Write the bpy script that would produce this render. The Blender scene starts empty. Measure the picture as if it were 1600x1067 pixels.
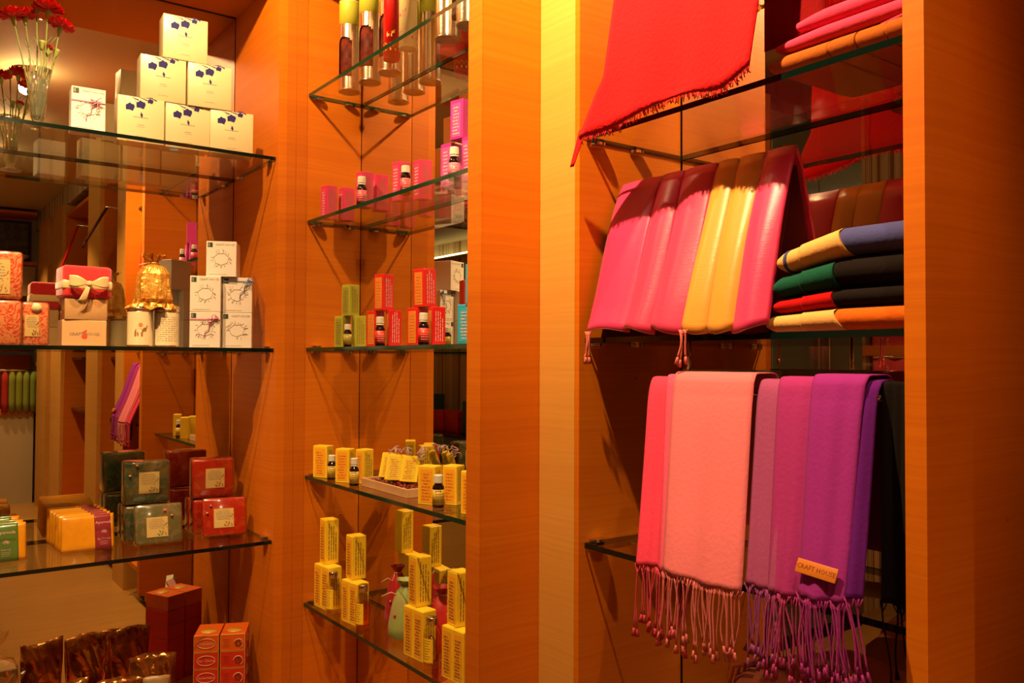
import bpy, bmesh, math, random
from mathutils import Vector, Matrix, Euler
R = math.radians
PI = math.pi
U = 1.28          # metres per layout unit; whole scene, camera included, scaled up to real bottle size
Z0 = 1.0          # eye height in layout units (floor at layout z = -1)
sc = bpy.context.scene
COL = sc.collection
random.seed(7)

def P(x, y, z):                      # layout point -> world metres; item coordinates were worked out from image pixels
    return Vector((x * U, y * U, (z + Z0) * U))

# ------------------------------------------------------------------ camera
cam = bpy.data.cameras.new('camera')
cam.sensor_width = 36.0
cam.lens = 36.0 * 1333.6 / 1600.0
cam.shift_y = 0.0
cam.clip_start = 0.02
camo = bpy.data.objects.new('camera', cam)
COL.objects.link(camo)
camo.location = P(0, 0, 0)
TH, PT, RO = 0.6298, 0.0234, -0.0045
_f = Vector((math.sin(TH) * math.cos(PT), math.cos(TH) * math.cos(PT), math.sin(PT)))
_r = Vector((math.cos(TH), -math.sin(TH), 0))
_u = _r.cross(_f)
_r2 = _r * math.cos(RO) - _u * math.sin(RO)
_u2 = _r * math.sin(RO) + _u * math.cos(RO)
camo.matrix_world = Matrix(((_r2.x, _u2.x, -_f.x, camo.location.x),
                            (_r2.y, _u2.y, -_f.y, camo.location.y),
                            (_r2.z, _u2.z, -_f.z, camo.location.z), (0, 0, 0, 1)))
sc.camera = camo

# ------------------------------------------------------------------ world, lights, exposure
w = bpy.data.worlds.new('world'); sc.world = w
w.use_nodes = True
w.node_tree.nodes['Background'].inputs[0].default_value = (1.0, 0.62, 0.32, 1)
w.node_tree.nodes['Background'].inputs[1].default_value = 0.02
sc.view_settings.view_transform = 'Standard'
sc.view_settings.look = 'None'
sc.view_settings.exposure = 0.0
sc.view_settings.gamma = 1.0
sc.view_settings.use_curve_mapping = False
try:
    sc.cycles.use_denoising = True
    sc.cycles.max_bounces = 14
    sc.cycles.diffuse_bounces = 2
    sc.cycles.transparent_max_bounces = 24
    sc.cycles.glossy_bounces = 8
    sc.cycles.caustics_reflective = True
    sc.cycles.sample_clamp_indirect = 6.0
except Exception:
    pass
LC = (1.0, 0.64, 0.31)               # lamp colour
CEIL = 1.05

SPOTS = [(0.34, 1.50, 86), (0.38, 0.80, 235), (0.40, 0.06, 44), (0.40, -0.6, 80), (0.40, -1.4, 95), (0.40, -2.1, 90),
         (0.03, 1.40, 175), (-1.3, 0.2, 20), (-1.2, -1.2, 26), (-0.45, -1.0, 24), (-1.6, 1.3, 26)]  # added lamps: one brightens the left shelves, the others fill the room
for i, (lx, ly, pw) in enumerate(SPOTS):
    ld = bpy.data.lights.new('spot_lamp', 'SPOT')
    ld.energy = pw; ld.color = LC
    ld.spot_size = R((164, 128)[i] if i < 2 else 96); ld.spot_blend = 0.55
    ld.shadow_soft_size = 0.014
    lo = bpy.data.objects.new('spot_lamp', ld)
    COL.objects.link(lo)
    lo.location = P(lx, ly, CEIL - 0.045)
    if i in (0, 1, 6):                   # the display spots are tilted at the shelves
        aim = Vector({0: (0.24, 0.26, -0.36), 1: (0.48, 0.02, -0.52), 6: (0.20, 0.50, -1.05)}[i])
        lo.rotation_euler = aim.to_track_quat('-Z', 'Y').to_euler()
        ld.spot_size = R({0: 168, 1: 104, 6: 62}[i]); ld.spot_blend = 1.0
    if i in (1, 2, 3, 7):             # added point lamps imitate the spots' spill on the ceiling
        gd = bpy.data.lights.new('added_spill', 'POINT'); gd.energy = 5.0 if i == 1 else 2.2; gd.color = (1.0, 0.70, 0.36); gd.shadow_soft_size = 0.03
        go = bpy.data.objects.new('added_spill', gd); COL.objects.link(go); go.location = P(lx, ly, CEIL - 0.07)

# ------------------------------------------------------------------ mesh helpers
class MB:
    def __init__(s):
        s.v = []; s.f = []; s.m = []; s.s = []
    def add(s, vs, fs, mi=0, sm=False):
        o = len(s.v)
        s.v += [tuple(p) for p in vs]
        for f in fs:
            s.f.append(tuple(o + i for i in f)); s.m.append(mi); s.s.append(sm)
        return s
    def box(s, x0, x1, y0, y1, z0, z1, mi=0, mf=None):
        vs = [(x0, y0, z0), (x1, y0, z0), (x1, y1, z0), (x0, y1, z0), (x0, y0, z1), (x1, y0, z1), (x1, y1, z1), (x0, y1, z1)]
        fs = [(0, 3, 2, 1), (4, 5, 6, 7), (0, 1, 5, 4), (1, 2, 6, 5), (2, 3, 7, 6), (3, 0, 4, 7)]
        o = len(s.v); s.v += vs
        for k, f in enumerate(fs):
            s.f.append(tuple(o + i for i in f)); s.m.append(mi if mf is None else mf[k]); s.s.append(False)
        return s
    def prism(s, poly, z0, z1, mi=0):
        n = len(poly)
        vs = [(x, y, z0) for x, y in poly] + [(x, y, z1) for x, y in poly]
        fs = [tuple(range(n - 1, -1, -1)), tuple(range(n, 2 * n))] + [(i, (i + 1) % n, n + (i + 1) % n, n + i) for i in range(n)]
        return s.add(vs, fs, mi)
    def lathe(s, prof, n=20, cx=0, cy=0, mi=0, sm=True, mis=None, a0=0.0, rot=None):
        o = len(s.v)
        for r, z in prof:
            for k in range(n):
                a = a0 + 2 * PI * k / n
                s.v.append((cx + r * math.cos(a), cy + r * math.sin(a), z))
        for j in range(len(prof) - 1):
            for k in range(n):
                a = o + j * n + k; b = o + j * n + (k + 1) % n
                s.f.append((a, b, b + n, a + n)); s.m.append(mi if mis is None else mis[j]); s.s.append(sm)
        for j, rev in ((0, True), (len(prof) - 1, False)):
            if prof[j][0] > 1e-6:
                c = tuple(o + j * n + k for k in range(n))
                s.f.append(c[::-1] if rev else c); s.m.append(mi if mis is None else mis[min(j, len(mis) - 1)]); s.s.append(False)
        return s
    def tube(s, pts, r, n=6, mi=0, sm=True):
        o = len(s.v); pts = [Vector(p) for p in pts]
        rr = r if isinstance(r, (list, tuple)) else [r] * len(pts)
        up = None
        for i, p in enumerate(pts):
            t = (pts[min(i + 1, len(pts) - 1)] - pts[max(i - 1, 0)])
            t = t.normalized() if t.length > 1e-9 else Vector((0, 0, 1))
            if up is None:
                up = Vector((0, 0, 1)) if abs(t.z) < 0.9 else Vector((1, 0, 0))
            a = t.cross(up)
            a = a.normalized() if a.length > 1e-6 else Vector((1, 0, 0))
            b = a.cross(t); up = b
            for k in range(n):
                q = 2 * PI * k / n
                s.v.append(tuple(p + (a * math.cos(q) + b * math.sin(q)) * rr[i]))
        for i in range(len(pts) - 1):
            for k in range(n):
                A = o + i * n + k; B = o + i * n + (k + 1) % n
                s.f.append((A, B, B + n, A + n)); s.m.append(mi); s.s.append(sm)
        s.f.append(tuple(o + k for k in range(n - 1, -1, -1))); s.m.append(mi); s.s.append(False)
        e = o + (len(pts) - 1) * n
        s.f.append(tuple(e + k for k in range(n))); s.m.append(mi); s.s.append(False)
        return s
    def quad(s, o_, u, v, mi=0):
        o_, u, v = Vector(o_), Vector(u), Vector(v)
        return s.add([o_, o_ + u, o_ + u + v, o_ + v], [(0, 1, 2, 3)], mi)
    def sheet(s, fn, nu, nv, th, mi=0, mi2=None, sm=True):
        g = [[Vector(fn(i / nu, j / nv)) for j in range(nv + 1)] for i in range(nu + 1)]
        o = len(s.v)
        def nrm(i, j):
            a = g[min(i + 1, nu)][j] - g[max(i - 1, 0)][j]
            b = g[i][min(j + 1, nv)] - g[i][max(j - 1, 0)]
            c = a.cross(b)
            return c.normalized() if c.length > 1e-12 else Vector((0, 0, 1))
        N = (nu + 1) * (nv + 1)
        back = []
        for i in range(nu + 1):
            for j in range(nv + 1):
                s.v.append(tuple(g[i][j])); back.append(tuple(g[i][j] - nrm(i, j) * th))
        s.v += back
        idx = lambda i, j: o + i * (nv + 1) + j
        for i in range(nu):
            for j in range(nv):
                a, b, c, d = idx(i, j), idx(i + 1, j), idx(i + 1, j + 1), idx(i, j + 1)
                s.f.append((a, b, c, d)); s.m.append(mi); s.s.append(sm)
                s.f.append((a + N, d + N, c + N, b + N)); s.m.append(mi if mi2 is None else mi2); s.s.append(sm)
        for i in range(nu):
            for j0, rv in ((0, True), (nv, False)):
                a, b = idx(i, j0), idx(i + 1, j0)
                s.f.append((a, a + N, b + N, b) if rv else (a, b, b + N, a + N)); s.m.append(mi); s.s.append(sm)
        for j in range(nv):
            for i0, rv in ((0, False), (nu, True)):
                a, b = idx(i0, j), idx(i0, j + 1)
                s.f.append((a, a + N, b + N, b) if rv else (a, b, b + N, a + N)); s.m.append(mi); s.s.append(sm)
        return s
    def mesh(s, name, mats, bevel=0.0, seg=2, weld=False):
        me = bpy.data.meshes.new(name)
        me.from_pydata([(x * U, y * U, z * U) for x, y, z in s.v], [], s.f)
        for m in mats: me.materials.append(m)
        me.polygons.foreach_set('material_index', s.m)
        me.polygons.foreach_set('use_smooth', s.s)
        if bevel > 0 or weld:
            bm = bmesh.new(); bm.from_mesh(me)
            if weld: bmesh.ops.remove_doubles(bm, verts=bm.verts, dist=1e-5)
            if bevel > 0:
                bmesh.ops.bevel(bm, geom=list(bm.edges), offset=bevel * U, segments=seg, affect='EDGES', profile=0.5, clamp_overlap=True)
                if seg > 1:
                    for f in bm.faces: f.smooth = True
            bm.to_mesh(me); bm.free()
            if bevel > 0 and seg > 1:
                pass
        me.update()
        return me
    def put(s, name, mats, parent=None, loc=(0, 0, 0), rot=(0, 0, 0), bevel=0.0, seg=2):
        if not isinstance(mats, (list, tuple)): mats = [mats]
        return link(name, s.mesh(name, mats, bevel, seg), parent, loc, rot)

def link(name, me, parent=None, loc=(0, 0, 0), rot=(0, 0, 0)):
    o = bpy.data.objects.new(name, me); COL.objects.link(o)
    if parent is not None:
        o.parent = parent; o.location = Vector(loc) * U
    else:
        o.location = P(*loc)
    o.rotation_euler = rot
    return o
def W(mb):                            # mesh given in absolute layout coords -> origin at floor
    return mb
def thing(name, label, cat, loc, rz=0.0, group=None, rot=None):
    o = bpy.data.objects.new(name, None); COL.objects.link(o)
    o.empty_display_size = 0.02
    o.location = P(*loc); o.rotation_euler = rot if rot else (0, 0, R(rz))
    o['label'] = label; o['category'] = cat
    if group: o['group'] = group
    return o
def tag(o, label, cat, group=None):
    o['label'] = label; o['category'] = cat
    if group: o['group'] = group
    return o
def struct(o):
    o['kind'] = 'structure'; return o
def stuff(o):
    o['kind'] = 'stuff'; return o
CACHE = {}
def cached(key, fn):
    if key not in CACHE: CACHE[key] = fn()
    return CACHE[key]
def text_mesh(s, size, mat, key=None, align='CENTER', bold=0.0):
    k = ('txt', s, round(size, 5), mat.name, align, bold)
    if k in CACHE: return CACHE[k]
    cu = bpy.data.curves.new('lettering', 'FONT')
    cu.body = s; cu.size = size * U; cu.align_x = align; cu.align_y = 'CENTER'
    cu.resolution_u = 1; cu.offset = bold * U
    ob = bpy.data.objects.new('lettering', cu); COL.objects.link(ob)
    dg = bpy.context.evaluated_depsgraph_get(); dg.update()
    me = bpy.data.meshes.new_from_object(ob.evaluated_get(dg))
    me.materials.clear(); me.materials.append(mat)
    COL.objects.unlink(ob); bpy.data.objects.remove(ob)
    CACHE[k] = me
    return me
def lettering(s, size, mat, parent, loc, rot, align='CENTER', bold=0.0, name='lettering'):
    return link(name, text_mesh(s, size, mat, align=align, bold=bold), parent, loc, rot)

def lines(mb, o, u, v, rows, mi=0, fill=0.55, seed=1, word=0.12):
    """rows of small print made of thin word strips on the plane o + a*u + b*v (v points up)"""
    rnd = random.Random(seed); o, u, v = Vector(o), Vector(u), Vector(v)
    for k in range(rows):
        y = 1 - (k + 0.5) / rows; hgt = fill / rows
        L = rnd.uniform(0.55, 1.0); x = (1 - L) / 2 if rnd.random() < 0.75 else 0.02
        e = x + L * 0.97
        while x < e:
            w_ = rnd.uniform(0.5, 1.6) * word
            x2 = min(x + w_, e)
            mb.quad(o + u * x + v * (y - hgt / 2), u * (x2 - x), v * hgt, mi)
            x = x2 + word * 0.28
    return mb

# ------------------------------------------------------------------ materials
def lin(c):
    c /= 255.0
    return c / 12.92 if c <= 0.04045 else ((c + 0.055) / 1.055) ** 2.4
def C(r, g, b, k=0.9):                 # own colour of a thing seen as (r,g,b) in the warm light
    L = (1.0, 0.70, 0.42)
    return tuple(min(0.92, max(0.002, k * lin(c) / l)) for c, l in zip((r, g, b), L))
MATS = {}
KA = 0.72
def dim(c): return tuple(v * KA for v in c)
def mat(name, col, rough=0.5, metal=0.0, spec=0.5, coat=0.0, sheen=0.0, emis=None, es=0.0, bump=None, noise=None):
    if name in MATS: return MATS[name]
    m = bpy.data.materials.new(name); m.use_nodes = True
    if metal < 0.5: col = dim(col)
    if noise: noise = (noise[0], noise[1], dim(noise[2]))
    nt = m.node_tree; b = nt.nodes['Principled BSDF']
    b.inputs['Base Color'].default_value = (*col, 1)
    b.inputs['Roughness'].default_value = rough
    b.inputs['Metallic'].default_value = metal
    b.inputs['Specular IOR Level'].default_value = spec
    b.inputs['Coat Weight'].default_value = coat
    b.inputs['Coat Roughness'].default_value = 0.08
    b.inputs['Sheen Weight'].default_value = sheen
    if emis:
        b.inputs['Emission Color'].default_value = (*emis, 1)
        b.inputs['Emission Strength'].default_value = es
    tc = nt.nodes.new('ShaderNodeTexCoord')
    if noise:                           # (scale, amount, second colour)
        n = nt.nodes.new('ShaderNodeTexNoise'); n.inputs['Scale'].default_value = noise[0]; n.inputs['Detail'].default_value = 4
        nt.links.new(tc.outputs['Object'], n.inputs['Vector'])
        rmp = nt.nodes.new('ShaderNodeMapRange'); rmp.inputs['From Min'].default_value = 0.4; rmp.inputs['From Max'].default_value = 0.6
        rmp.inputs['To Max'].default_value = noise[1]
        nt.links.new(n.outputs['Fac'], rmp.inputs['Value'])
        mx = nt.nodes.new('ShaderNodeMix'); mx.data_type = 'RGBA'
        mx.inputs[6].default_value = (*col, 1); mx.inputs[7].default_value = (*noise[2], 1)
        nt.links.new(rmp.outputs[0], mx.inputs[0]); nt.links.new(mx.outputs[2], b.inputs['Base Color'])
    if bump:                            # (scale, strength, kind)
        if bump[2] == 'weave':
            wv = nt.nodes.new('ShaderNodeTexChecker'); wv.inputs['Scale'].default_value = bump[0]
            n2 = nt.nodes.new('ShaderNodeTexNoise'); n2.inputs['Scale'].default_value = bump[0] * 0.35
            nt.links.new(tc.outputs['Object'], n2.inputs['Vector'])
            src = n2.outputs['Fac']
        else:
            n2 = nt.nodes.new('ShaderNodeTexNoise'); n2.inputs['Scale'].default_value = bump[0]; n2.inputs['Detail'].default_value = 3
            if bump[2] == 'stretch':
                mp = nt.nodes.new('ShaderNodeMapping'); mp.inputs['Scale'].default_value = (0.3, 0.3, 8)
                nt.links.new(tc.outputs['Object'], mp.inputs['Vector']); nt.links.new(mp.outputs[0], n2.inputs['Vector'])
            else:
                nt.links.new(tc.outputs['Object'], n2.inputs['Vector'])
            src = n2.outputs['Fac']
        bp = nt.nodes.new('ShaderNodeBump'); bp.inputs['Strength'].default_value = bump[1]; bp.inputs['Distance'].default_value = 0.002
        nt.links.new(src, bp.inputs['Height']); nt.links.new(bp.outputs[0], b.inputs['Normal'])
    MATS[name] = m
    return m

def wood_mat(name, c1, c2, c3, rough=0.32, coat=0.25, gscale=1.0):
    m = bpy.data.materials.new(name); m.use_nodes = True
    nt = m.node_tree; b = nt.nodes['Principled BSDF']; N = nt.nodes.new; Lk = nt.links.new
    geo = N('ShaderNodeNewGeometry')
    mp = N('ShaderNodeMapping'); mp.inputs['Scale'].default_value = (0.9, 0.9, 85 * gscale); Lk(geo.outputs['Position'], mp.inputs['Vector'])
    wob = N('ShaderNodeTexNoise'); wob.inputs['Scale'].default_value = 3.0; Lk(geo.outputs['Position'], wob.inputs['Vector'])
    add = N('ShaderNodeVectorMath'); add.operation = 'MULTIPLY_ADD'; add.inputs[1].default_value = (0.3, 0.3, 2.2)
    Lk(wob.outputs['Color'], add.inputs[0]); Lk(mp.outputs[0], add.inputs[2])
    n1 = N('ShaderNodeTexNoise'); n1.inputs['Scale'].default_value = 1.6; n1.inputs['Detail'].default_value = 6; n1.inputs['Roughness'].default_value = 0.65
    Lk(add.outputs[0], n1.inputs['Vector'])
    mp2 = N('ShaderNodeMapping'); mp2.inputs['Scale'].default_value = (0.8, 0.8, 9 * gscale); Lk(geo.outputs['Position'], mp2.inputs['Vector'])
    n2 = N('ShaderNodeTexNoise'); n2.inputs['Scale'].default_value = 1.5; n2.inputs['Detail'].default_value = 3; Lk(mp2.outputs[0], n2.inputs['Vector'])
    r1 = N('ShaderNodeValToRGB'); r1.color_ramp.elements[0].position = 0.36; r1.color_ramp.elements[1].position = 0.60
    r1.color_ramp.elements[0].color = (*c2, 1); r1.color_ramp.elements[1].color = (*c1, 1)
    Lk(n1.outputs['Fac'], r1.inputs[0])
    mx = N('ShaderNodeMix'); mx.data_type = 'RGBA'; mx.inputs[7].default_value = (*c3, 1)
    mr = N('ShaderNodeMapRange'); mr.inputs['From Min'].default_value = 0.35; mr.inputs['From Max'].default_value = 0.7; mr.inputs['To Max'].default_value = 0.35
    Lk(n2.outputs['Fac'], mr.inputs['Value']); Lk(mr.outputs[0], mx.inputs[0]); Lk(r1.outputs[0], mx.inputs[6])
    vo = N('ShaderNodeTexVoronoi'); vo.inputs['Scale'].default_value = 5.0; vo.feature = 'F1'; Lk(geo.outputs['Position'], vo.inputs['Vector'])
    kn = N('ShaderNodeMapRange'); kn.inputs['From Min'].default_value = 0.0; kn.inputs['From Max'].default_value = 0.022; kn.inputs['To Min'].default_value = 0.35; kn.inputs['To Max'].default_value = 1.0
    Lk(vo.outputs['Distance'], kn.inputs['Value'])
    mk = N('ShaderNodeMix'); mk.data_type = 'RGBA'; mk.blend_type = 'MULTIPLY'; mk.inputs[0].default_value = 1.0
    Lk(mx.outputs[2], mk.inputs[6]); Lk(kn.outputs[0], mk.inputs[7])
    Lk(mk.outputs[2], b.inputs['Base Color'])
    b.inputs['Roughness'].default_value = rough; b.inputs['Coat Weight'].default_value = coat; b.inputs['Coat Roughness'].default_value = 0.22
    b.inputs['Specular IOR Level'].default_value = 0.15
    bp = N('ShaderNodeBump'); bp.inputs['Strength'].default_value = 0.12; bp.inputs['Distance'].default_value = 0.001
    Lk(n1.outputs['Fac'], bp.inputs['Height']); Lk(bp.outputs[0], b.inputs['Normal'])
    MATS[name] = m
    return m

WOOD = wood_mat('cherry_veneer', (0.57, 0.148, 0.003), (0.51, 0.122, 0.003), (0.46, 0.094, 0.002), rough=0.55, coat=0.03)
MAPLE = wood_mat('pale_veneer', (0.60, 0.29, 0.055), (0.56, 0.255, 0.045), (0.52, 0.22, 0.036), rough=0.55, coat=0.03)
WOOD_TRIM = wood_mat('cherry_edging', (0.50, 0.125, 0.003), (0.45, 0.10, 0.003), (0.40, 0.075, 0.002), rough=0.55, coat=0.03)
FLOORM = wood_mat('floor_oak', (0.42, 0.20, 0.045), (0.36, 0.16, 0.034), (0.31, 0.135, 0.026), rough=0.35, coat=0.1)
# the floor grain runs along x
for n_ in FLOORM.node_tree.nodes:
    if n_.type == 'MAPPING':
        s_ = n_.inputs['Scale'].default_value; n_.inputs['Scale'].default_value = (1.0, s_[2] * 0.35, 1.0)

def glass_mat(name, tint, refl=1.0, rough=0.0, ior=1.5):
    m = bpy.data.materials.new(name); m.use_nodes = True; nt = m.node_tree
    for n in list(nt.nodes): nt.nodes.remove(n)
    out = nt.nodes.new('ShaderNodeOutputMaterial'); tr = nt.nodes.new('ShaderNodeBsdfTransparent'); tr.inputs[0].default_value = (*tint, 1)
    gl = nt.nodes.new('ShaderNodeBsdfGlossy'); gl.inputs['Roughness'].default_value = rough; gl.inputs['Color'].default_value = (1, 1, 1, 1)
    lw_ = nt.nodes.new('ShaderNodeLayerWeight'); lw_.inputs['Blend'].default_value = 0.5
    pw_ = nt.nodes.new('ShaderNodeMath'); pw_.operation = 'POWER'; pw_.inputs[1].default_value = 4.5; nt.links.new(lw_.outputs['Facing'], pw_.inputs[0])
    fr = nt.nodes.new('ShaderNodeMath'); fr.operation = 'MULTIPLY_ADD'; fr.inputs[1].default_value = 0.80; fr.inputs[2].default_value = 0.03
    nt.links.new(pw_.outputs[0], fr.inputs[0])
    ml = nt.nodes.new('ShaderNodeMath'); ml.operation = 'MULTIPLY'; ml.inputs[1].default_value = refl; ml.use_clamp = True
    mx = nt.nodes.new('ShaderNodeMixShader')
    nt.links.new(fr.outputs[0], ml.inputs[0]); nt.links.new(ml.outputs[0], mx.inputs[0])
    nt.links.new(tr.outputs[0], mx.inputs[1]); nt.links.new(gl.outputs[0], mx.inputs[2]); nt.links.new(mx.outputs[0], out.inputs[0])
    MATS[name] = m
    return m
GLASS = glass_mat('shelf_glass', (0.965, 0.985, 0.965), 0.9)
EDGE = mat('glass_edge_green', (0.004, 0.045, 0.018), rough=0.12, spec=0.6)
EDGE_D = mat('glass_edge_dark', (0.002, 0.010, 0.007), rough=0.08, spec=0.45)
CELLO = glass_mat('cellophane', (0.96, 0.95, 0.93), 2.2, 0.08, 1.5)
CRYSTAL = mat('cut_crystal', (1, 1, 1), rough=0.03)
_cb = CRYSTAL.node_tree.nodes['Principled BSDF']; _cb.inputs['Transmission Weight'].default_value = 0.95; _cb.inputs['IOR'].default_value = 1.45; _cb.inputs['Base Color'].default_value = (0.93, 0.95, 0.82, 1)
CLEARG = glass_mat('clear_bottle_glass', (0.96, 0.95, 0.90), 0.8, 0.02, 1.5)
OIL = glass_mat('amber_oil', (0.97, 0.55, 0.12), 0.6, 0.05, 1.4)
OIL2 = glass_mat('pale_oil', (0.99, 0.88, 0.52), 0.6, 0.05, 1.4)
DOORG = mat('smoked_door_glass', (0.10, 0.13, 0.10), rough=0.12, spec=0.7)
CHROME = mat('chrome', (0.75, 0.72, 0.66), rough=0.12, metal=1.0)
STEEL = mat('brushed_steel', (0.72, 0.62, 0.48), rough=0.22, metal=1.0, bump=(60, 0.15, 'stretch'))
STEEL_D = mat('steel_base', (0.42, 0.36, 0.27), rough=0.35, metal=1.0)
BLACK = mat('matt_black', (0.006, 0.005, 0.005), rough=0.6)
DARKV = mat('dark_void', (0.02, 0.008, 0.003), rough=0.8)
CREAMPAINT = mat('cream_paint', (0.62, 0.46, 0.24), rough=0.7)
CEILM = mat('ceiling_paint', (0.72, 0.52, 0.26), rough=0.75)
LENS = mat('lamp_lens', (1, 0.9, 0.7), emis=(1, 0.74, 0.42), es=14.0)
COVE = mat('cove_tube', (1, 1, 0.9), emis=(1.0, 0.86, 0.5), es=5.0)
GREYW = mat('grey_sill_panel', (0.20, 0.22, 0.15), rough=0.4)

def mirror_mat():
    m = bpy.data.materials.new('mirror_silver'); m.use_nodes = True; b = m.node_tree.nodes['Principled BSDF']
    b.inputs['Metallic'].default_value = 1.0; b.inputs['Roughness'].default_value = 0.0
    b.inputs['Base Color'].default_value = (0.80, 0.80, 0.70, 1)
    return m
MIRROR = mirror_mat()

def stripes_mat():
    m = bpy.data.materials.new('striped_wallpaper'); m.use_nodes = True; nt = m.node_tree; b = nt.nodes['Principled BSDF']
    geo = nt.nodes.new('ShaderNodeNewGeometry'); sx = nt.nodes.new('ShaderNodeSeparateXYZ'); nt.links.new(geo.outputs['Position'], sx.inputs[0])
    ad = nt.nodes.new('ShaderNodeMath'); nt.links.new(sx.outputs[0], ad.inputs[0]); nt.links.new(sx.outputs[1], ad.inputs[1])
    ns = nt.nodes.new('ShaderNodeTexNoise'); ns.noise_dimensions = '1D'; ns.inputs['Scale'].default_value = 17.0; ns.inputs['Detail'].default_value = 2
    nt.links.new(ad.outputs[0], ns.inputs['W'])
    cr = nt.nodes.new('ShaderNodeValToRGB'); cr.color_ramp.interpolation = 'CONSTANT'
    e = cr.color_ramp.elements; e[0].position = 0; e[0].color = (0.22, 0.10, 0.03, 1); e[1].position = 0.40; e[1].color = (0.62, 0.46, 0.24, 1)
    for p, c in ((0.47, (0.36, 0.20, 0.07)), (0.51, (0.66, 0.50, 0.27)), (0.60, (0.30, 0.15, 0.05)), (0.64, (0.60, 0.44, 0.22))):
        q = e.new(p); q.color = (*c, 1)
    nt.links.new(ns.outputs['Fac'], cr.inputs[0]); nt.links.new(cr.outputs[0], b.inputs['Base Color'])
    b.inputs['Roughness'].default_value = 0.8
    return m
STRIPE = stripes_mat()

def pattern_mat(name, base, ink, scale=60, thr=0.5, rough=0.35, coat=0.4, dist=3.0):
    """curling two-colour print (wrapping cloth, foil)"""
    base, ink = dim(base), dim(ink)
    m = bpy.data.materials.new(name); m.use_nodes = True; nt = m.node_tree; b = nt.nodes['Principled BSDF']
    tc = nt.nodes.new('ShaderNodeTexCoord'); n = nt.nodes.new('ShaderNodeTexNoise'); n.inputs['Scale'].default_value = scale
    n.inputs['Distortion'].default_value = dist; n.inputs['Detail'].default_value = 1
    nt.links.new(tc.outputs['Object'], n.inputs['Vector'])
    cr = nt.nodes.new('ShaderNodeValToRGB'); cr.color_ramp.elements[0].position = thr - 0.05; cr.color_ramp.elements[1].position = thr + 0.03
    cr.color_ramp.elements[0].color = (*base, 1); cr.color_ramp.elements[1].color = (*ink, 1)
    nt.links.new(n.outputs['Fac'], cr.inputs[0]); nt.links.new(cr.outputs[0], b.inputs['Base Color'])
    b.inputs['Roughness'].default_value = rough; b.inputs['Coat Weight'].default_value = coat; b.inputs['Coat Roughness'].default_value = 0.1
    bp = nt.nodes.new('ShaderNodeBump'); bp.inputs['Strength'].default_value = 0.5; bp.inputs['Distance'].default_value = 0.003
    n3 = nt.nodes.new('ShaderNodeTexNoise'); n3.inputs['Scale'].default_value = scale * 0.35; nt.links.new(tc.outputs['Object'], n3.inputs['Vector'])
    nt.links.new(n3.outputs['Fac'], bp.inputs['Height']); nt.links.new(bp.outputs[0], b.inputs['Normal'])
    MATS[name] = m
    return m

# ================================================================== ROOM SHELL
FL = -1.0; XW, YB, YF = -2.2, -2.75, 3.2
def boxobj(name, x0, x1, y0, y1, z0, z1, m, parent=None, **k):
    """parentless: absolute layout coords with the origin at the box base centre"""
    if parent is None:
        cx, cy = (x0 + x1) / 2, (y0 + y1) / 2
        return MB().box(x0 - cx, x1 - cx, y0 - cy, y1 - cy, 0, z1 - z0).put(name, m, None, (cx, cy, z0), **k)
    return MB().box(x0, x1, y0, y1, z0, z1).put(name, m, parent, **k)
struct(boxobj('floor', XW, 1.3, YB, YF, FL - 0.04, FL, FLOORM))
struct(boxobj('ceiling', XW, 1.3, YB, YF, CEIL, CEIL + 0.04, CEILM))
struct(boxobj('wall_right', 1.24, 1.30, YB, YF, FL, CEIL, WOOD))
struct(boxobj('wall_left', XW - 0.06, XW, YB, YF, FL, CEIL, STRIPE))
struct(boxobj('wall_far', XW, 1.3, YF, YF + 0.06, FL, CEIL, STRIPE))
struct(boxobj('wall_near', XW, 1.3, YB - 0.06, YB, FL, CEIL, CREAMPAINT))
# wallpapered band above the right-hand cabinets and above the left-hand one
struct(boxobj('trim_1', 0.845, 1.24, YB, 2.3, 0.93, CEIL, STRIPE))
struct(boxobj('trim_2', -0.33, 0.845, 1.87, 2.3, 0.93, CEIL, STRIPE))
# left wall cove light
c_ = thing('cove_light', 'thin glowing cove light strip along top of striped wall, seen in mirror', 'light', (XW + 0.06, -0.6, 0.90))
MB().box(-0.055, 0.02, -2.1, 2.1, 0, 0.012).put('housing', CREAMPAINT, c_)
MB().box(-0.02, 0.012, -2.05, 2.05, 0.0125, 0.030).put('light_tube', COVE, c_)

def spot_fixture(x, y, label):
    t = thing('ceiling_spotlight', label, 'light', (x, y, CEIL), group='round spotlights along the ceiling')
    def mk():
        return MB().lathe([(0.036, 0.0), (0.040, -0.002), (0.040, -0.008), (0.030, -0.010), (0.028, -0.004)], 20).mesh('trim_ring', [CHROME])
    link('trim_ring', cached('ring', mk), t)
    link('lens', cached('lens', lambda: MB().lathe([(0.0, -0.0045), (0.020, -0.0045), (0.024, -0.003), (0.024, -0.0005)], 16).mesh('lens', [LENS])), t)
for i, (x, y, pw) in enumerate(SPOTS):  # the added left-shelf and fill spots get the same fixture
    spot_fixture(x, y, 'small round chrome ceiling spotlight with a glowing lens, seen only in mirrors')

# ------------------------------------------------------------------ cabinets
TOP = 0.87; BOT = -0.83
def cabinet(name, label, loc):
    return thing(name, label, 'cabinet', loc)
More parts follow.
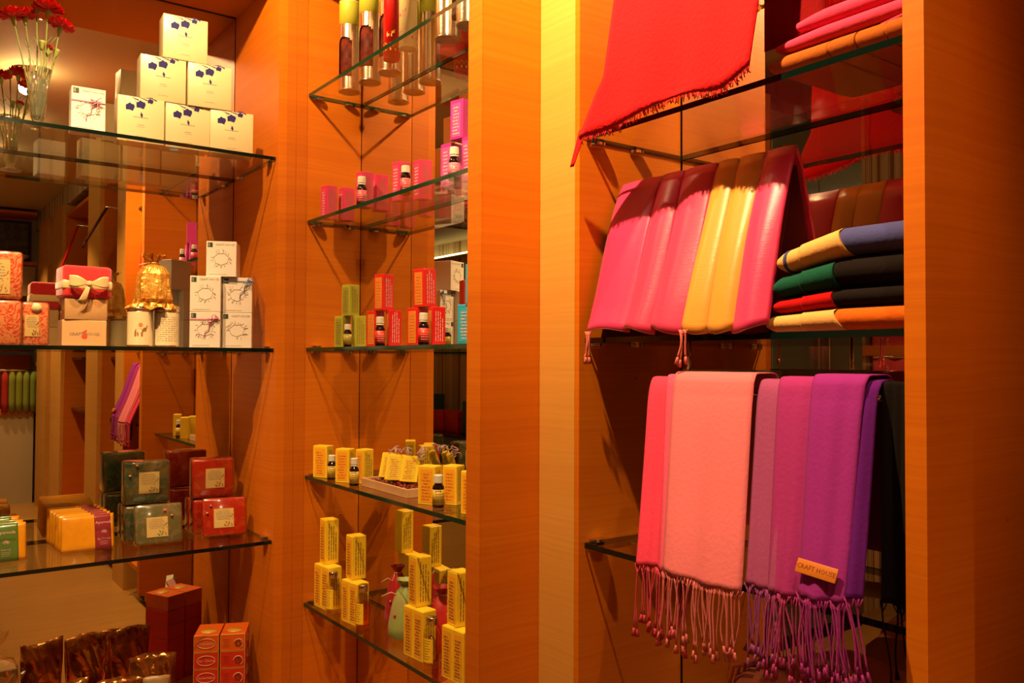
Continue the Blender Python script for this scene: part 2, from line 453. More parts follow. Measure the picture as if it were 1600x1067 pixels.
# ---- middle bay (runs along y, opens towards -x)
mc = thing('shelf_cabinet', 'orange wood wall cabinet with mirror back holding tubes and oil boxes, centre', 'cabinet', (0.82, 1.48, FL))
def part(name, x0, x1, y0, y1, z0, z1, m, par, bevel=0):
    ox, oy = par.location.x / U, par.location.y / U
    return MB().box(x0 - ox, x1 - ox, y0 - oy, y1 - oy, z0 - FL, z1 - FL).put(name, m, par, bevel=bevel, seg=1)
part('side_panel', 0.7645, 0.9002, 1.85, 1.868, BOT, TOP, WOOD, mc)
part('edge_strip', 0.739, 0.764, 1.849, 1.868, BOT, TOP, WOOD_TRIM, mc)
part('side_panel', 0.7235, 0.9002, 1.0715, 1.108, BOT, TOP, WOOD, mc)
part('edge_strip', 0.7215, 0.7233, 1.071, 1.1085, BOT, TOP, WOOD, mc)
mm = part('mirror', 0.9012, 0.9050, 1.109, 1.8485, BOT + 0.012, TOP - 0.004, MIRROR, mc)
part('back_panel', 0.9052, 0.92, 1.07, 1.868, BOT, TOP, DARKV, mc)
part('top_panel', 0.745, 0.90, 1.109, 1.849, TOP - 0.0, TOP + 0.03, WOOD, mc)
part('base_panel', 0.739, 0.90, 1.109, 1.848, BOT - 0.018, BOT, WOOD, mc)
part('plinth', 0.80, 0.90, 1.08, 1.86, FL, BOT - 0.0185, DARKV, mc)
# ---- corner post between the left cabinet and the middle one
struct(boxobj('trim_3', 0.7175, 0.7385, 1.8505, 2.16, FL, 0.929, WOOD_TRIM))
# ---- pilaster between middle and right bays
struct(boxobj('trim_4', 0.835, 1.05, 0.9855, 1.0705, FL, 0.929, MAPLE))
# ---- right bay
rc = thing('shelf_cabinet', 'orange wood wall cabinet with mirror back holding scarves, right side', 'cabinet', (0.95, 0.71, FL))
part('side_panel', 0.8352, 1.055, 0.975, 0.985, BOT, TOP, WOOD, rc)
part('side_panel', 0.8015, 1.10, 0.4262, 0.447, BOT, TOP, WOOD, rc)
part('edge_strip', 0.7995, 0.8013, 0.4258, 0.4472, BOT, TOP, WOOD, rc)
part('mirror', 1.0562, 1.060, 0.4475, 0.9715, BOT + 0.012, TOP - 0.004, MIRROR, rc)
part('back_panel', 1.0602, 1.075, 0.43, 0.985, BOT, TOP, DARKV, rc)
part('top_panel', 0.845, 1.055, 0.4475, 0.9745, TOP, TOP + 0.03, WOOD, rc)
part('base_panel', 0.815, 1.055, 0.4475, 0.9745, BOT - 0.018, BOT, WOOD, rc)
part('plinth', 0.87, 1.05, 0.44, 0.985, FL, BOT - 0.0185, DARKV, rc)
# ---- left bay (runs along x, opens towards -y)
lc = thing('shelf_cabinet', 'orange wood wall cabinet with mirror back holding gift boxes, left side', 'cabinet', (0.33, 2.0, FL))
part('side_panel', 0.697, 0.7173, 1.8505, 2.1552, BOT, TOP + 0.05, WOOD, lc)
part('side_panel', -0.06, -0.04, 1.8505, 2.154, BOT, TOP + 0.05, WOOD, lc)
part('mirror', -0.039, 0.6955, 2.1562, 2.160, BOT + 0.004, TOP - 0.002, MIRROR, lc)
part('back_panel', -0.06, 0.7173, 2.1602, 2.175, BOT, TOP + 0.05, DARKV, lc)
part('mirror_trim', -0.039, 0.6965, 2.1525, 2.156, TOP - 0.0015, TOP + 0.0035, BLACK, lc)
part('top_panel', -0.0395, 0.6965, 1.8505, 2.152, TOP, TOP + 0.05, WOOD, lc)
part('base_panel', -0.0395, 0.6965, 1.8505, 2.154, BOT - 0.018, BOT, WOOD, lc)
part('plinth', -0.03, 0.6965, 1.88, 2.154, FL, BOT - 0.0185, DARKV, lc)
# ---- wall to the left of the left bay: wood panel, smoked glass door, wallpaper, red banner (seen in the right mirror)
struct(boxobj('trim_5', -0.34, -0.065, 1.85, 1.87, FL, 0.929, WOOD))
dr = thing('glass_door_cabinet', 'tall smoked grey glass door cabinet on wall left of shelves, seen in right mirror', 'cabinet', (-0.62, 1.86, FL))
for k, (a, b_) in enumerate(((-0.275, -0.002), (0.002, 0.275))):
    d_ = MB().box(a, b_, -0.012, 0.0, 0.05, 1.88).put('door', DOORG, dr, bevel=0.002, seg=1)
    MB().box(-0.004, 0.004, -0.03, -0.0125, 0.95, 1.08).put('handle', CHROME, d_, loc=((b_ - 0.03) if k == 0 else (a + 0.03), 0, 0))
MB().box(-0.28, 0.28, 0.0005, 0.30, 0, 1.93).put('carcass', DARKV, dr)
struct(boxobj('wall_back', XW, -0.905, 1.95, 2.0, FL, CEIL, STRIPE))
struct(boxobj('trim_6', XW, -0.905, 1.93, 1.949, 0.03, 0.075, WOOD))
bn = thing('banner', 'red fabric banner with white letter S hanging on striped wall, seen in right mirror', 'banner', (-1.27, 1.92, -0.42))
MB().sheet(lambda a, b: ((a - 0.5) * 0.36, 0.004 * math.sin(a * 14), 0.44 * b), 16, 4, 0.004).put('cloth', mat('banner_red', (0.75, 0.012, 0.004), rough=0.6), bn)
MB().tube([(-0.19, 0, 0.445), (0.19, 0, 0.445)], 0.006, 8).put('rod', CHROME, bn)
lettering('S', 0.05, mat('banner_white', (0.8, 0.7, 0.6)), bn, (0.10, -0.012, 0.39), (R(90), 0, 0))
def far_bay(name, label, y0, y1, xf, shelves, back=1.06):
    t = thing(name, label, 'cabinet', ((xf + back) / 2, (y0 + y1) / 2, FL))
    part('side_panel', xf, back, y1, y1 + 0.02, BOT, TOP, WOOD, t)
    part('side_panel', xf, back, y0 - 0.02, y0, BOT, TOP, WOOD, t)
    part('back_panel', back + 0.001, back + 0.02, y0 - 0.02, y1 + 0.02, BOT, TOP, WOOD, t)
    part('top_panel', xf, back, y0 + 0.001, y1 - 0.001, TOP - 0.02, TOP, WOOD, t)
    part('base_panel', xf, back, y0 + 0.001, y1 - 0.001, BOT - 0.018, BOT, WOOD, t)
    part('plinth', xf + 0.06, back, y0, y1, FL, BOT - 0.0185, DARKV, t)
    for z in shelves:
        part('shelf', xf + 0.04, back - 0.001, y0 + 0.001, y1 - 0.001, z, z + 0.014, EDGE_D, t)
    return t
struct(boxobj('trim_7', 0.835, 1.06, 0.085, 0.31, FL, 0.929, MAPLE))
struct(boxobj('trim_8', 1.06, 1.10, 0.311, 0.4255, FL, 0.929, WOOD))
far_bay('shelf_cabinet', 'wooden wall cabinet with dark accessories, first beyond the scarf bay, seen in left mirror', -0.25, 0.06, 0.84, (0.30, 0.0, -0.30))
struct(boxobj('trim_9', 0.825, 1.06, -0.58, -0.275, FL, 0.929, MAPLE))
far_bay('shelf_cabinet', 'deep wooden wall cabinet holding a red scarf, second beyond scarf bay, seen in left mirror', -1.36, -0.605, 0.84, (0.30, 0.0, -0.30))
struct(boxobj('trim_10', 0.825, 1.06, -1.78, -1.39, FL, 0.929, MAPLE))
far_bay('shelf_cabinet', 'narrow wooden wall cabinet beside end wall, seen in left mirror', -1.96, -1.83, 0.86, (0.30, 0.0))
struct(boxobj('trim_11', 0.825, 1.06, -2.42, -1.985, FL, 0.929, MAPLE))

for (nm_, y, x0, z1_, z0_, c_, lab) in (('a', 0.02, 0.83, 0.70, 0.54, (0.07, 0.02, 0.012), 'dark brown fringed scarf hanging in first cabinet beyond the scarf bay, seen in left mirror'),
                                     ('b', -0.80, 0.84, 0.72, 0.46, (0.50, 0.012, 0.006), 'plain red scarf hanging in deep second cabinet, seen in left mirror')):
    t = thing('hanging_scarf', lab, 'scarf', (x0, y, z1_))
    m_ = mat('far_scarf_' + nm_, c_, rough=0.9, spec=0.05)
    L = z1_ - z0_
    MB().sheet(lambda a, b: (-0.035 - 0.085 * b + 0.004 * math.sin(7 * a), (a - 0.5) * 0.05, -L * b), 10, 10, 0.006).put('cloth', m_, t)
    MB().tube([(0.2 - 0.235, 0, 0.006), (0.22, 0, 0.006)], 0.004, 8).put('peg', CHROME, t)
    mb = MB()
    for j in range(9): mb.tube([(-0.12, -0.024 + 0.006 * j, -L), (-0.125, -0.024 + 0.006 * j, -L - 0.03)], 0.0016, 4)
    stuff(mb.put('fringe', m_, t))

# ------------------------------------------------------------------ end wall display (seen in the left mirror)
ed = thing('display_unit', 'dark wooden display unit with picture and cushions at end of shop, seen in left mirror', 'cabinet', (0.45, YB + 0.16, FL))
MB().box(-0.5, 0.37, -0.155, 0.10, 0.0, 0.62).put('lower_panel', CREAMPAINT, ed)
MB().box(-0.5, 0.37, -0.155, 0.12, 0.62, 0.65).put('counter', WOOD, ed)
MB().box(-0.5, 0.37, -0.155, -0.14, 0.65, 2.03).put('back_panel', WOOD, ed)
MB().box(-0.5, 0.37, -0.14, 0.12, 1.655, 1.68).put('shelf', WOOD, ed)
MB().box(-0.5, 0.37, -0.14, 0.12, 1.03, 1.05).put('shelf', BLACK, ed)
MB().box(-0.5, 0.37, -0.14, 0.12, 2.01, 2.03).put('top_panel', WOOD, ed)
for k in range(4):
    dd = MB().box(-0.49 + k * 0.215, -0.285 + k * 0.215, 0.121, 0.135, 1.44, 1.645).put('door', mat('pale_door', (0.42, 0.26, 0.08)), ed)
    MB().lathe([(0.008, 0), (0.008, 0.02)], 8).put('knob', CHROME, dd, loc=(-0.31 + k * 0.215, 0.137, 1.52), rot=(R(-90), 0, 0))
pic = thing('picture', 'dark framed picture leaning on shelf at end wall, seen in left mirror', 'picture', (0.62, YB + 0.05, 0.682))
MB().box(-0.19, 0.19, -0.01, 0.0, 0, 0.31).put('frame', BLACK, pic)
MB().box(-0.17, 0.17, 0.0005, 0.003, 0.02, 0.29).put('canvas', mat('dark_picture', (0.05, 0.02, 0.008), noise=(14, 0.9, (0.16, 0.09, 0.03))), pic)
bowl = MB().lathe([(0.02, 0), (0.10, 0.012), (0.13, 0.04), (0.125, 0.044), (0.02, 0.012)], 20).put('bowl', mat('cream_ceramic', (0.7, 0.6, 0.35)), None, (0.66, YB + 0.215, 0.682))
tag(bowl, 'wide cream ceramic bowl on shelf in front of dark picture at end wall', 'bowl')
for k in range(5):
    c_ = [(0.55, 0.02, 0.01), (0.30, 0.36, 0.03), (0.30, 0.36, 0.03), (0.28, 0.34, 0.03), (0.24, 0.30, 0.02)][k]
    m_ = mat('end_scarf_%d' % k, c_, rough=0.8)
    x = 0.04 + 0.55 - k * 0.085
    x = 0.640 + k * 0.043
    o = MB().sheet(lambda a, b: ((a - 0.5) * 0.040, 0.010 * math.sin(a * PI * 1.0), -0.28 * b), 8, 4, 0.008).put('hanging_scarf', m_, None, (x, YB + 0.290, -0.085))
    tag(o, ['red scarf hanging at left end of end wall row, seen in mirror', 'lime green scarf hanging next to the red one at end wall',
            'second lime green scarf from the red one at end wall', 'third lime green scarf from the red one at end wall',
            'darkest olive scarf hanging at outer end of end wall row'][k], 'scarf', 'scarves hanging on the end wall')
rd_ = MB().tube([(0.50, 0, 0), (0.81, 0, 0)], 0.008, 8).put('rail', CHROME, None, (0.0, YB + 0.295, -0.076))
tag(rd_, 'thin metal rail carrying red and green scarves at end wall', 'rail')
# opposite side unit with red and blue boxes (seen in the middle mirror)
ou = thing('display_unit', 'dark glass-topped display unit against striped wall, seen in centre mirror', 'cabinet', (XW + 0.22, -1.3, FL))
MB().box(-0.20, 0.22, -1.2, 1.5, 0.40, 0.42).put('counter', EDGE_D, ou)
MB().box(-0.19, 0.20, -1.18, 1.48, 0, 0.3995).put('carcass', DOORG, ou)
k = 0
for (y, s_, c_) in ((-2.2, (0.16, 0.24), 'r'), (-1.98, (0.12, 0.30), 'b'), (-1.80, (0.17, 0.17), 'r'), (-1.58, (0.18, 0.17), 'r'), (-1.36, (0.13, 0.26), 'b'),
                    (-1.12, (0.18, 0.17), 'r'), (-0.85, (0.14, 0.26), 'b'), (-0.6, (0.17, 0.17), 'r')):
    red = c_ == 'r'
    t = thing('gift_bag' if not red else 'gift_box', ('red gift box' if red else 'blue paper gift bag') + ' on dark counter by striped wall, %s' %
              ['nearest the end wall', 'second from end wall', 'third from end wall', 'fourth from end wall', 'fifth from end wall', 'sixth from end wall', 'seventh from end wall', 'farthest from end wall'][k],
              'box' if red else 'bag', (XW + 0.24, y, -0.579), 0, 'boxes and bags on the opposite counter')
    MB().box(-0.07, 0.07, -s_[0] / 2, s_[0] / 2, 0, s_[1]).put('body', mat('box_red' if red else 'bag_blue', (0.55, 0.01, 0.004) if red else (0.015, 0.07, 0.12), rough=0.4), t, bevel=0.003)
    if red:
        MB().box(-0.073, 0.073, -s_[0] / 2 - 0.003, s_[0] / 2 + 0.003, s_[1] * 0.72, s_[1] + 0.003).put('lid', mat('box_red2', (0.62, 0.02, 0.006), rough=0.4), t)
    else:
        MB().tube([(0.071, -0.03, s_[1]), (0.071, -0.025, s_[1] + 0.04), (0.071, 0.025, s_[1] + 0.04), (0.071, 0.03, s_[1])], 0.003, 6).put('handle', mat('cord_cream', (0.7, 0.5, 0.3)), t)
    k += 1

# ------------------------------------------------------------------ glass shelves
GT = 0.008
def shelf(label, x0, x1, y0, y1, z, edge, clips, front):
    """z = underside. clips: list of (x, y, dir) where dir points away from the panel"""
    cx, cy = (x0 + x1) / 2, (y0 + y1) / 2
    mb = MB().box(x0 - cx, x1 - cx, y0 - cy, y1 - cy, 0, GT, mf=[0, 0, 1, 1, 1, 1])
    o = mb.put('glass_shelf', [GLASS, edge], None, (cx, cy, z))
    tag(o, label, 'shelf')
    for (px, py, d, up) in clips:
        def mk(d=d):
            m2 = MB(); n = 10
            poly = [(0.0135 * math.cos(a), 0.0135 * math.sin(a)) for a in [d + R(-90 + 180 * k / n) for k in range(n + 1)]]
            m2.prism(poly, -0.0045, -0.0004)
            return m2.mesh('shelf_clip', [CHROME])
        me = cached(('clip', round(d, 2)), mk)
        link('shelf_clip', me, o, (px - cx, py - cy, 0))
        if up: link('shelf_clip', me, o, (px - cx, py - cy, GT + 0.0049))
    return o
MZ = [0.604, 0.312, 0.021, -0.269, -0.556]
MN = ['top', 'second', 'third', 'fourth', 'fifth']
MH = ['metal tubes', 'pink oil boxes', 'red and green oil boxes', 'yellow oil boxes and a gift tray', 'tall yellow massage oil boxes']
for i, z in enumerate(MZ):
    shelf('green-edged glass shelf in centre bay carrying ' + MH[i], 0.767, 0.900, 1.1086, 1.8485, z, EDGE,
          [(0.790, 1.8485, -PI / 2, i >= 2), (0.868, 1.8485, -PI / 2, False), (0.79, 1.1088, PI / 2, False), (0.868, 1.1088, PI / 2, False)], 'x')
RZ = [0.64, 0.334, 0.028, -0.279, -0.586]
RH = ['shelf above the frame holding the red scarf', 'upper shelf with folded pink and brown shawls', 'middle shelf with draped satin scarves', 'lower shelf behind hanging scarves', 'bottom shelf under pale pink shawl']
for i, z in enumerate(RZ):
    shelf('dark-edged glass shelf in right bay, ' + RH[i], 0.846, 1.054, 0.4478, 0.9738, z, EDGE_D,
          [(0.868, 0.9738, -PI / 2, i == 3), (0.95, 0.9738, -PI / 2, False), (0.868, 0.4482, PI / 2, False), (0.98, 0.4482, PI / 2, i == 3)], 'x')
LZ = [0.451, 0.019, -0.410]
LH = ['with vase and cream boxes', 'with gold pouch and white boxes', 'with orange sachets and wrapped packs']
for i, z in enumerate(LZ):
    shelf('dark-edged glass shelf in left bay ' + LH[i], -0.0385, 0.6962, 1.864, 2.154, z, EDGE_D,
          [(0.6962, 1.90, PI, i > 0), (0.6962, 2.10, PI, False), (-0.0385, 1.90, 0, False), (-0.0385, 2.10, 0, False)], 'y')


# ================================================================== CARTONS
def carton(name, label, group, cx, cy, z, wx, wy, h, rot, body, panel, ink, ink2, tilt=(0, 0), panel_side='left', seed=1, cat='box', rows=9, flap=True, side_lines=True):
    """small printed carton; 'left' = the -x face (narrow printed panel), 'right' = the -y face"""
    t = thing(name, label, cat, (cx, cy, z), group=group, rot=(R(tilt[0]), R(tilt[1]), R(rot)))
    key = ('carton', round(wx, 3), round(wy, 3), round(h, 3), body.name)
    def mk():
        mb = MB().box(-wx / 2, wx / 2, -wy / 2, wy / 2, 0, h)
        return mb.mesh('carton', [body], bevel=0.0007, seg=1)
    link('carton', cached(key, mk), t)
    e = 0.0004
    # panel on -x face
    pk = ('panel', round(wx, 3), round(wy, 3), round(h, 3), panel.name, ink.name)
    def mkp():
        mb = MB()
        mb.quad((-wx / 2 - e, wy * 0.36, h * 0.06), (0, -wy * 0.72, 0), (0, 0, h * 0.86), 0)
        return mb.mesh('printed_panel', [panel])
    link('printed_panel', cached(pk, mkp), t)
    def mkt():
        mb = MB()
        lines(mb, (-wx / 2 - 2 * e, wy * 0.28, h * 0.10), (0, -wy * 0.56, 0), (0, 0, h * 0.74), rows, 0, 0.42, seed, 0.3)
        return mb.mesh('small_print', [ink])
    link('small_print', cached(pk + ('t', seed % 3), mkt), t)
    if side_lines:
        def mks():
            mb = MB()
            # upright columns of small print on the -y face
            for k in range(4):
                x = wx * (-0.26 + 0.17 * k); rnd = random.Random(seed * 7 + k)
                zz = h * 0.10
                while zz < h * (0.86 if k < 3 else 0.7):
                    l = h * rnd.uniform(0.05, 0.14); mb.quad((x, -wy / 2 - e, zz), (wx * 0.06, 0, 0), (0, 0, l), 0); zz += l + h * 0.022
            return mb.mesh('small_print', [ink2])
        link('small_print', cached(pk + ('s', ink2.name, seed % 3), mks), t)
    if flap:
        def mkf():
            return MB().box(-wx / 2 + 0.0008, wx / 2 - 0.0008, -wy / 2 + 0.0008, wy / 2 - 0.0008, 0, 0.0007).mesh('top_flap', [body], bevel=0.0002, seg=1)
        link('top_flap', cached(key + ('f',), mkf), t, (0, 0, h + 0.0001))
    return t
def ink(name, c): return mat('ink_' + name, c, rough=0.6)
INK_DK = ink('dark', (0.34, 0.18, 0.03)); INK_W = ink('white', (0.85, 0.50, 0.45)); INK_OR = ink('orange', (0.85, 0.25, 0.02)); INK_GR = ink('grey', (0.30, 0.26, 0.22))
PINK = mat('card_pink', (0.80, 0.028, 0.13), rough=0.4); PINK2 = mat('card_pink_light', (0.82, 0.06, 0.18), rough=0.4)
MAG = mat('card_magenta', (0.66, 0.03, 0.33), rough=0.4); MAG2 = mat('card_magenta_light', (0.78, 0.10, 0.42), rough=0.4)
RED = mat('card_red', (0.80, 0.012, 0.012), rough=0.4); ORG = mat('card_orange_panel', (0.85, 0.26, 0.03), rough=0.4)
GRN = mat('card_olive_yellow', (0.52, 0.50, 0.03), rough=0.4); GRN2 = mat('card_olive', (0.36, 0.36, 0.03), rough=0.45)
BLU = mat('card_turquoise', (0.03, 0.42, 0.62), rough=0.4); BLU2 = mat('card_turquoise_panel', (0.05, 0.48, 0.68), rough=0.4)
YEL = mat('card_yellow', (1.16, 0.74, 0.025), rough=0.38); YEL2 = mat('card_amber_panel', (1.16, 0.50, 0.02), rough=0.4)

G2 = 'pink oil boxes on the second centre shelf'
z2 = MZ[1] + GT + 0.0003
def c2(cx, cy, h, rot, lab, a=PINK, b=PINK2, seed=1, z=z2, tilt=(0, 0), wx=0.027):
    return carton('oil_box', lab, G2, cx, cy, z, wx, wx, h, rot, a, b, INK_W, INK_DK, tilt, seed=seed)
c2(0.800, 1.805, 0.074, 6, 'pink oil box on second centre shelf, leftmost of all', seed=1)
c2(0.842, 1.803, 0.074, 0, 'pink oil box on second centre shelf, second from left behind the leftmost', seed=2)
c2(0.800, 1.626, 0.074, 2, 'pink oil box on second centre shelf, left of second pair, behind a white-capped bottle', seed=3)
c2(0.844, 1.640, 0.076, -8, 'pink oil box on second centre shelf, right of second pair', seed=4)
c2(0.826, 1.514, 0.078, 8, 'pink oil box on second centre shelf, left of third pair', seed=5)
c2(0.852, 1.474, 0.078, 2, 'pink oil box on second centre shelf, right of third pair', seed=6)
a_ = c2(0.832, 1.333, 0.078, 10, 'magenta pink oil box under the topmost one, second centre shelf', MAG, MAG2, 7, wx=0.029)
c2(0.836, 1.268, 0.078, 4, 'magenta pink oil box against right side of second centre shelf', MAG, MAG2, 8, wx=0.029)
c2(0.832, 1.298, 0.071, 14, 'magenta pink oil box standing topmost on two others, second centre shelf', MAG, MAG2, 9, z=z2 + 0.0792, wx=0.031)

G3 = 'oil boxes on the third centre shelf'
z3 = MZ[2] + GT + 0.0003
def c3(cx, cy, h, rot, lab, a, b, i1, i2, seed=1, z=z3, tilt=(0, 0), wx=0.025):
    return carton('oil_box', lab, G3, cx, cy, z, wx, wx, h, rot, a, b, i1, i2, tilt, seed=seed)
c3(0.792, 1.710, 0.066, 20, 'olive yellow oil box, lower left of the olive trio', GRN, GRN2, INK_DK, INK_DK, 1)
c3(0.812, 1.672, 0.066, -12, 'olive yellow oil box, lower right of the olive trio', GRN, GRN2, INK_DK, INK_DK, 2)
c3(0.803, 1.695, 0.066, 14, 'olive yellow oil box standing on the olive pair', GRN, GRN2, INK_DK, INK_DK, 3, z=z3 + 0.0673, wx=0.027)
c3(0.794, 1.559, 0.070, 18, 'red oil box with orange panel, lower left of first red trio', RED, ORG, INK_OR, INK_W, 4)
c3(0.810, 1.512, 0.070, -12, 'red oil box, lower right of first red trio', RED, ORG, INK_OR, INK_W, 5)
c3(0.801, 1.537, 0.072, 14, 'red oil box standing on first red pair', RED, ORG, INK_OR, INK_W, 6, z=z3 + 0.0713, wx=0.028)
c3(0.796, 1.392, 0.069, 15, 'red oil box with orange panel, lower left of second red trio', RED, ORG, INK_OR, INK_W, 7, wx=0.028)
c3(0.808, 1.343, 0.069, -12, 'red oil box, lower right of second red trio', RED, ORG, INK_OR, INK_W, 8)
c3(0.803, 1.377, 0.070, 11, 'leaning red oil box standing on second red pair', RED, ORG, INK_OR, INK_W, 9, z=z3 + 0.0708, wx=0.030, tilt=(0, -1.5))
c3(0.795, 1.213, 0.066, 24, 'turquoise oil box standing on shelf beside right panel', BLU, BLU2, INK_W, INK_W, 10, wx=0.030)
c3(0.796, 1.196, 0.066, 18, 'turquoise oil box on top of another turquoise one', BLU, BLU2, INK_W, INK_W, 11, z=z3 + 0.0673, wx=0.026)
ORB = mat('card_burnt_orange', (0.75, 0.10, 0.01), rough=0.4)
c3(0.842, 1.262, 0.060, 12, 'orange red oil box low behind turquoise boxes', ORB, ORB, INK_DK, INK_DK, 12, wx=0.030)
c3(0.842, 1.262, 0.060, 10, 'orange red oil box raised on another behind turquoise boxes', ORB, ORB, INK_DK, INK_DK, 13, z=z3 + 0.0613, wx=0.030)

G4 = 'yellow oil boxes on the fourth centre shelf'
z4 = MZ[3] + GT + 0.0003
def c4(cx, cy, h, rot, lab, seed=1, wx=0.030, wy=0.030):
    return carton('oil_box', lab, G4, cx, cy, z4, wx, wy, h, rot, YEL, YEL2, INK_OR, INK_DK, (0, 0), seed=seed)
c4(0.790, 1.801, 0.070, 30, 'yellow oil box, leftmost on fourth centre shelf', 1, 0.024, 0.038)
c4(0.797, 1.702, 0.071, 33, 'yellow oil box, second from left on fourth centre shelf', 2, 0.024, 0.034)
c4(0.826, 1.668, 0.071, 14, 'yellow oil box, third from left, beside wooden tray', 3, 0.028, 0.026)
c4(0.804, 1.356, 0.069, 28, 'yellow oil box in front of right end of gift tray', 4, 0.026, 0.036)
c4(0.838, 1.329, 0.070, 25, 'yellow oil box behind the front right white-capped bottle', 5, 0.028, 0.030)
c4(0.812, 1.228, 0.072, 20, 'yellow oil box partly hidden by right panel on fourth centre shelf', 6, 0.026, 0.030)

G5 = 'tall yellow massage oil boxes'
z5 = MZ[4] + GT + 0.0003
def c5(cx, cy, h, rot, lab, seed=1, z=z5, wx=0.032, wy=0.032):
    return carton('massage_oil_box', lab, G5, cx, cy, z, wx, wy, h, rot, YEL, YEL2, INK_DK, INK_DK, (0, 0), seed=seed, rows=12)
for (cx, cy, h, hu, rot, wx, dy, nm, ux, uy) in ((0.797, 1.786, 0.093, 0.098, 5, 0.033, 0.0315, 'first', 0.806, 1.800), (0.798, 1.650, 0.086, 0.090, 6, 0.030, 0.0295, 'second', 0.808, 1.668),
                                                 (0.804, 1.390, 0.090, 0.091, 5, 0.030, 0.0305, 'third', 0.812, 1.404), (0.803, 1.252, 0.088, 0.092, 5, 0.030, 0.0305, 'fourth', 0.812, 1.266)):
    a = R(rot); ddx, ddy = -math.sin(a) * dy / 2 * 1.02, math.cos(a) * dy / 2 * 1.02
    lo = {'first': 'leftmost stack', 'second': 'second stack from left', 'third': 'stack in front of the pouches', 'fourth': 'stack against right panel'}[nm]
    c5(cx + ddx, cy + ddy, h, rot, 'tall yellow massage oil box, rear lower one of the ' + lo, 1, wx=wx, wy=dy)
    c5(cx - ddx, cy - ddy, h, rot, 'tall yellow massage oil box, front lower one of the ' + lo, 2, wx=wx, wy=dy)
    c5(ux, uy, hu, -2, 'tall yellow massage oil box on top of the ' + lo, 3, z=z5 + h + 0.0012, wx=0.032, wy=0.032)

# ------------------------------------------------------------------ dropper bottles
CAPW = mat('cap_white', (0.86, 0.80, 0.62), rough=0.45); AMB = mat('amber_glass_dark', (0.012, 0.004, 0.006), rough=0.06, spec=0.8)
LAB = {'p': mat('label_pink', (0.75, 0.08, 0.13), rough=0.4), 'r': mat('label_red', (0.78, 0.03, 0.02), rough=0.35), 'g': mat('label_olive', (0.52, 0.42, 0.05), rough=0.4),
       'y': mat('label_yellow', (0.72, 0.50, 0.06), rough=0.4), 'm': mat('label_mauve', (0.72, 0.18, 0.26), rough=0.4)}
def dropper(x, y, z, lab, label, ring=True, s=1.0):
    t = thing('dropper_bottle', label, 'bottle', (x, y, z), group='white-capped dropper bottles')
    def body():
        r = 0.0102
        return MB().lathe([(r * 0.9, 0), (r, 0.0012), (r, 0.034), (r * 0.93, 0.0375), (r * 0.62, 0.0405), (r * 0.58, 0.0425)], 20).mesh('bottle_body', [AMB])
    link('bottle_body', cached('db', body), t)
    link('label', cached(('dl', lab), lambda: MB().lathe([(0.0104, 0.0055), (0.0104, 0.0315)], 24).mesh('label', [LAB[lab]])), t)
    def pr():
        mb = MB()
        for k in range(5):
            for j in range(6 if k != 0 else 3):
                a0 = R(-150 + j * 20 + (k % 2) * 5); a1 = a0 + R(15)
                zz = 0.028 - k * 0.0045; hh = 0.0012 if k else 0.0025
                mb.add([(0.01055 * math.cos(a0), 0.01055 * math.sin(a0), zz), (0.01055 * math.cos(a1), 0.01055 * math.sin(a1), zz),
                        (0.01055 * math.cos(a1), 0.01055 * math.sin(a1), zz + hh), (0.01055 * math.cos(a0), 0.01055 * math.sin(a0), zz + hh)], [(0, 1, 2, 3)])
        return mb.mesh('label_print', [INK_W if lab in 'rpm' else INK_DK])
    link('label_print', cached(('dp', lab in 'rpm'), pr), t)
    def cap():
        mb = MB(); n = 36; o = len(mb.v)
        prof = [(0.0080, 0.0), (0.0082, 0.0008), (0.0080, 0.0125), (0.0074, 0.0138), (0.004, 0.0142)]
        for r, z_ in prof:
            for k in range(n):
                rr = r * (1.0 + (0.028 if k % 2 else 0) * (1 if 0.0005 < z_ < 0.013 else 0)); a = 2 * PI * k / n
                mb.v.append((rr * math.cos(a), rr * math.sin(a), z_))
        for j in range(len(prof) - 1):
            for k in range(n):
                a, b = j * n + k, j * n + (k + 1) % n; mb.f.append((a, b, b + n, a + n)); mb.m.append(0); mb.s.append(False)
        mb.f.append(tuple((len(prof) - 1) * n + k for k in range(n))); mb.m.append(0); mb.s.append(False)
        return mb.mesh('cap', [CAPW])
    link('cap', cached('dc', cap), t, (0, 0, 0.0465 if ring else 0.0425))
    if ring:
        link('seal_ring', cached('dr', lambda: MB().lathe([(0.006, 0), (0.0082, 0.0002), (0.0082, 0.0028), (0.006, 0.003)], 24).mesh('seal_ring', [CAPW])), t, (0, 0, 0.0425))
    t.scale = (s, s, s)
dropper(0.783, 1.605, z2, 'p', 'dropper bottle with pink label before second pair of pink boxes', True, 1.0)
dropper(0.799, 1.448, z2, 'p', 'dropper bottle with pink label before third pair of pink boxes', False, 1.0)
dropper(0.806, 1.283, z2, 'm', 'dropper bottle with mauve label before the magenta boxes', True, 1.0)
dropper(0.778, 1.655, z3, 'g', 'dropper bottle with olive label before the olive boxes', False, 0.84)
dropper(0.780, 1.512, z3, 'r', 'dropper bottle with red label before first red trio', True, 0.95)
dropper(0.781, 1.344, z3, 'r', 'dropper bottle with red label before second red trio', True, 0.96)
dropper(0.789, 1.752, z4, 'y', 'dropper bottle with yellow label, leftmost on the fourth shelf', False, 0.95)
dropper(0.789, 1.640, z4, 'y', 'dropper bottle with yellow label beside left end of gift tray', True, 0.95)
dropper(0.795, 1.312, z4, 'y', 'dropper bottle with yellow label before the big yellow boxes at right', False, 1.03)

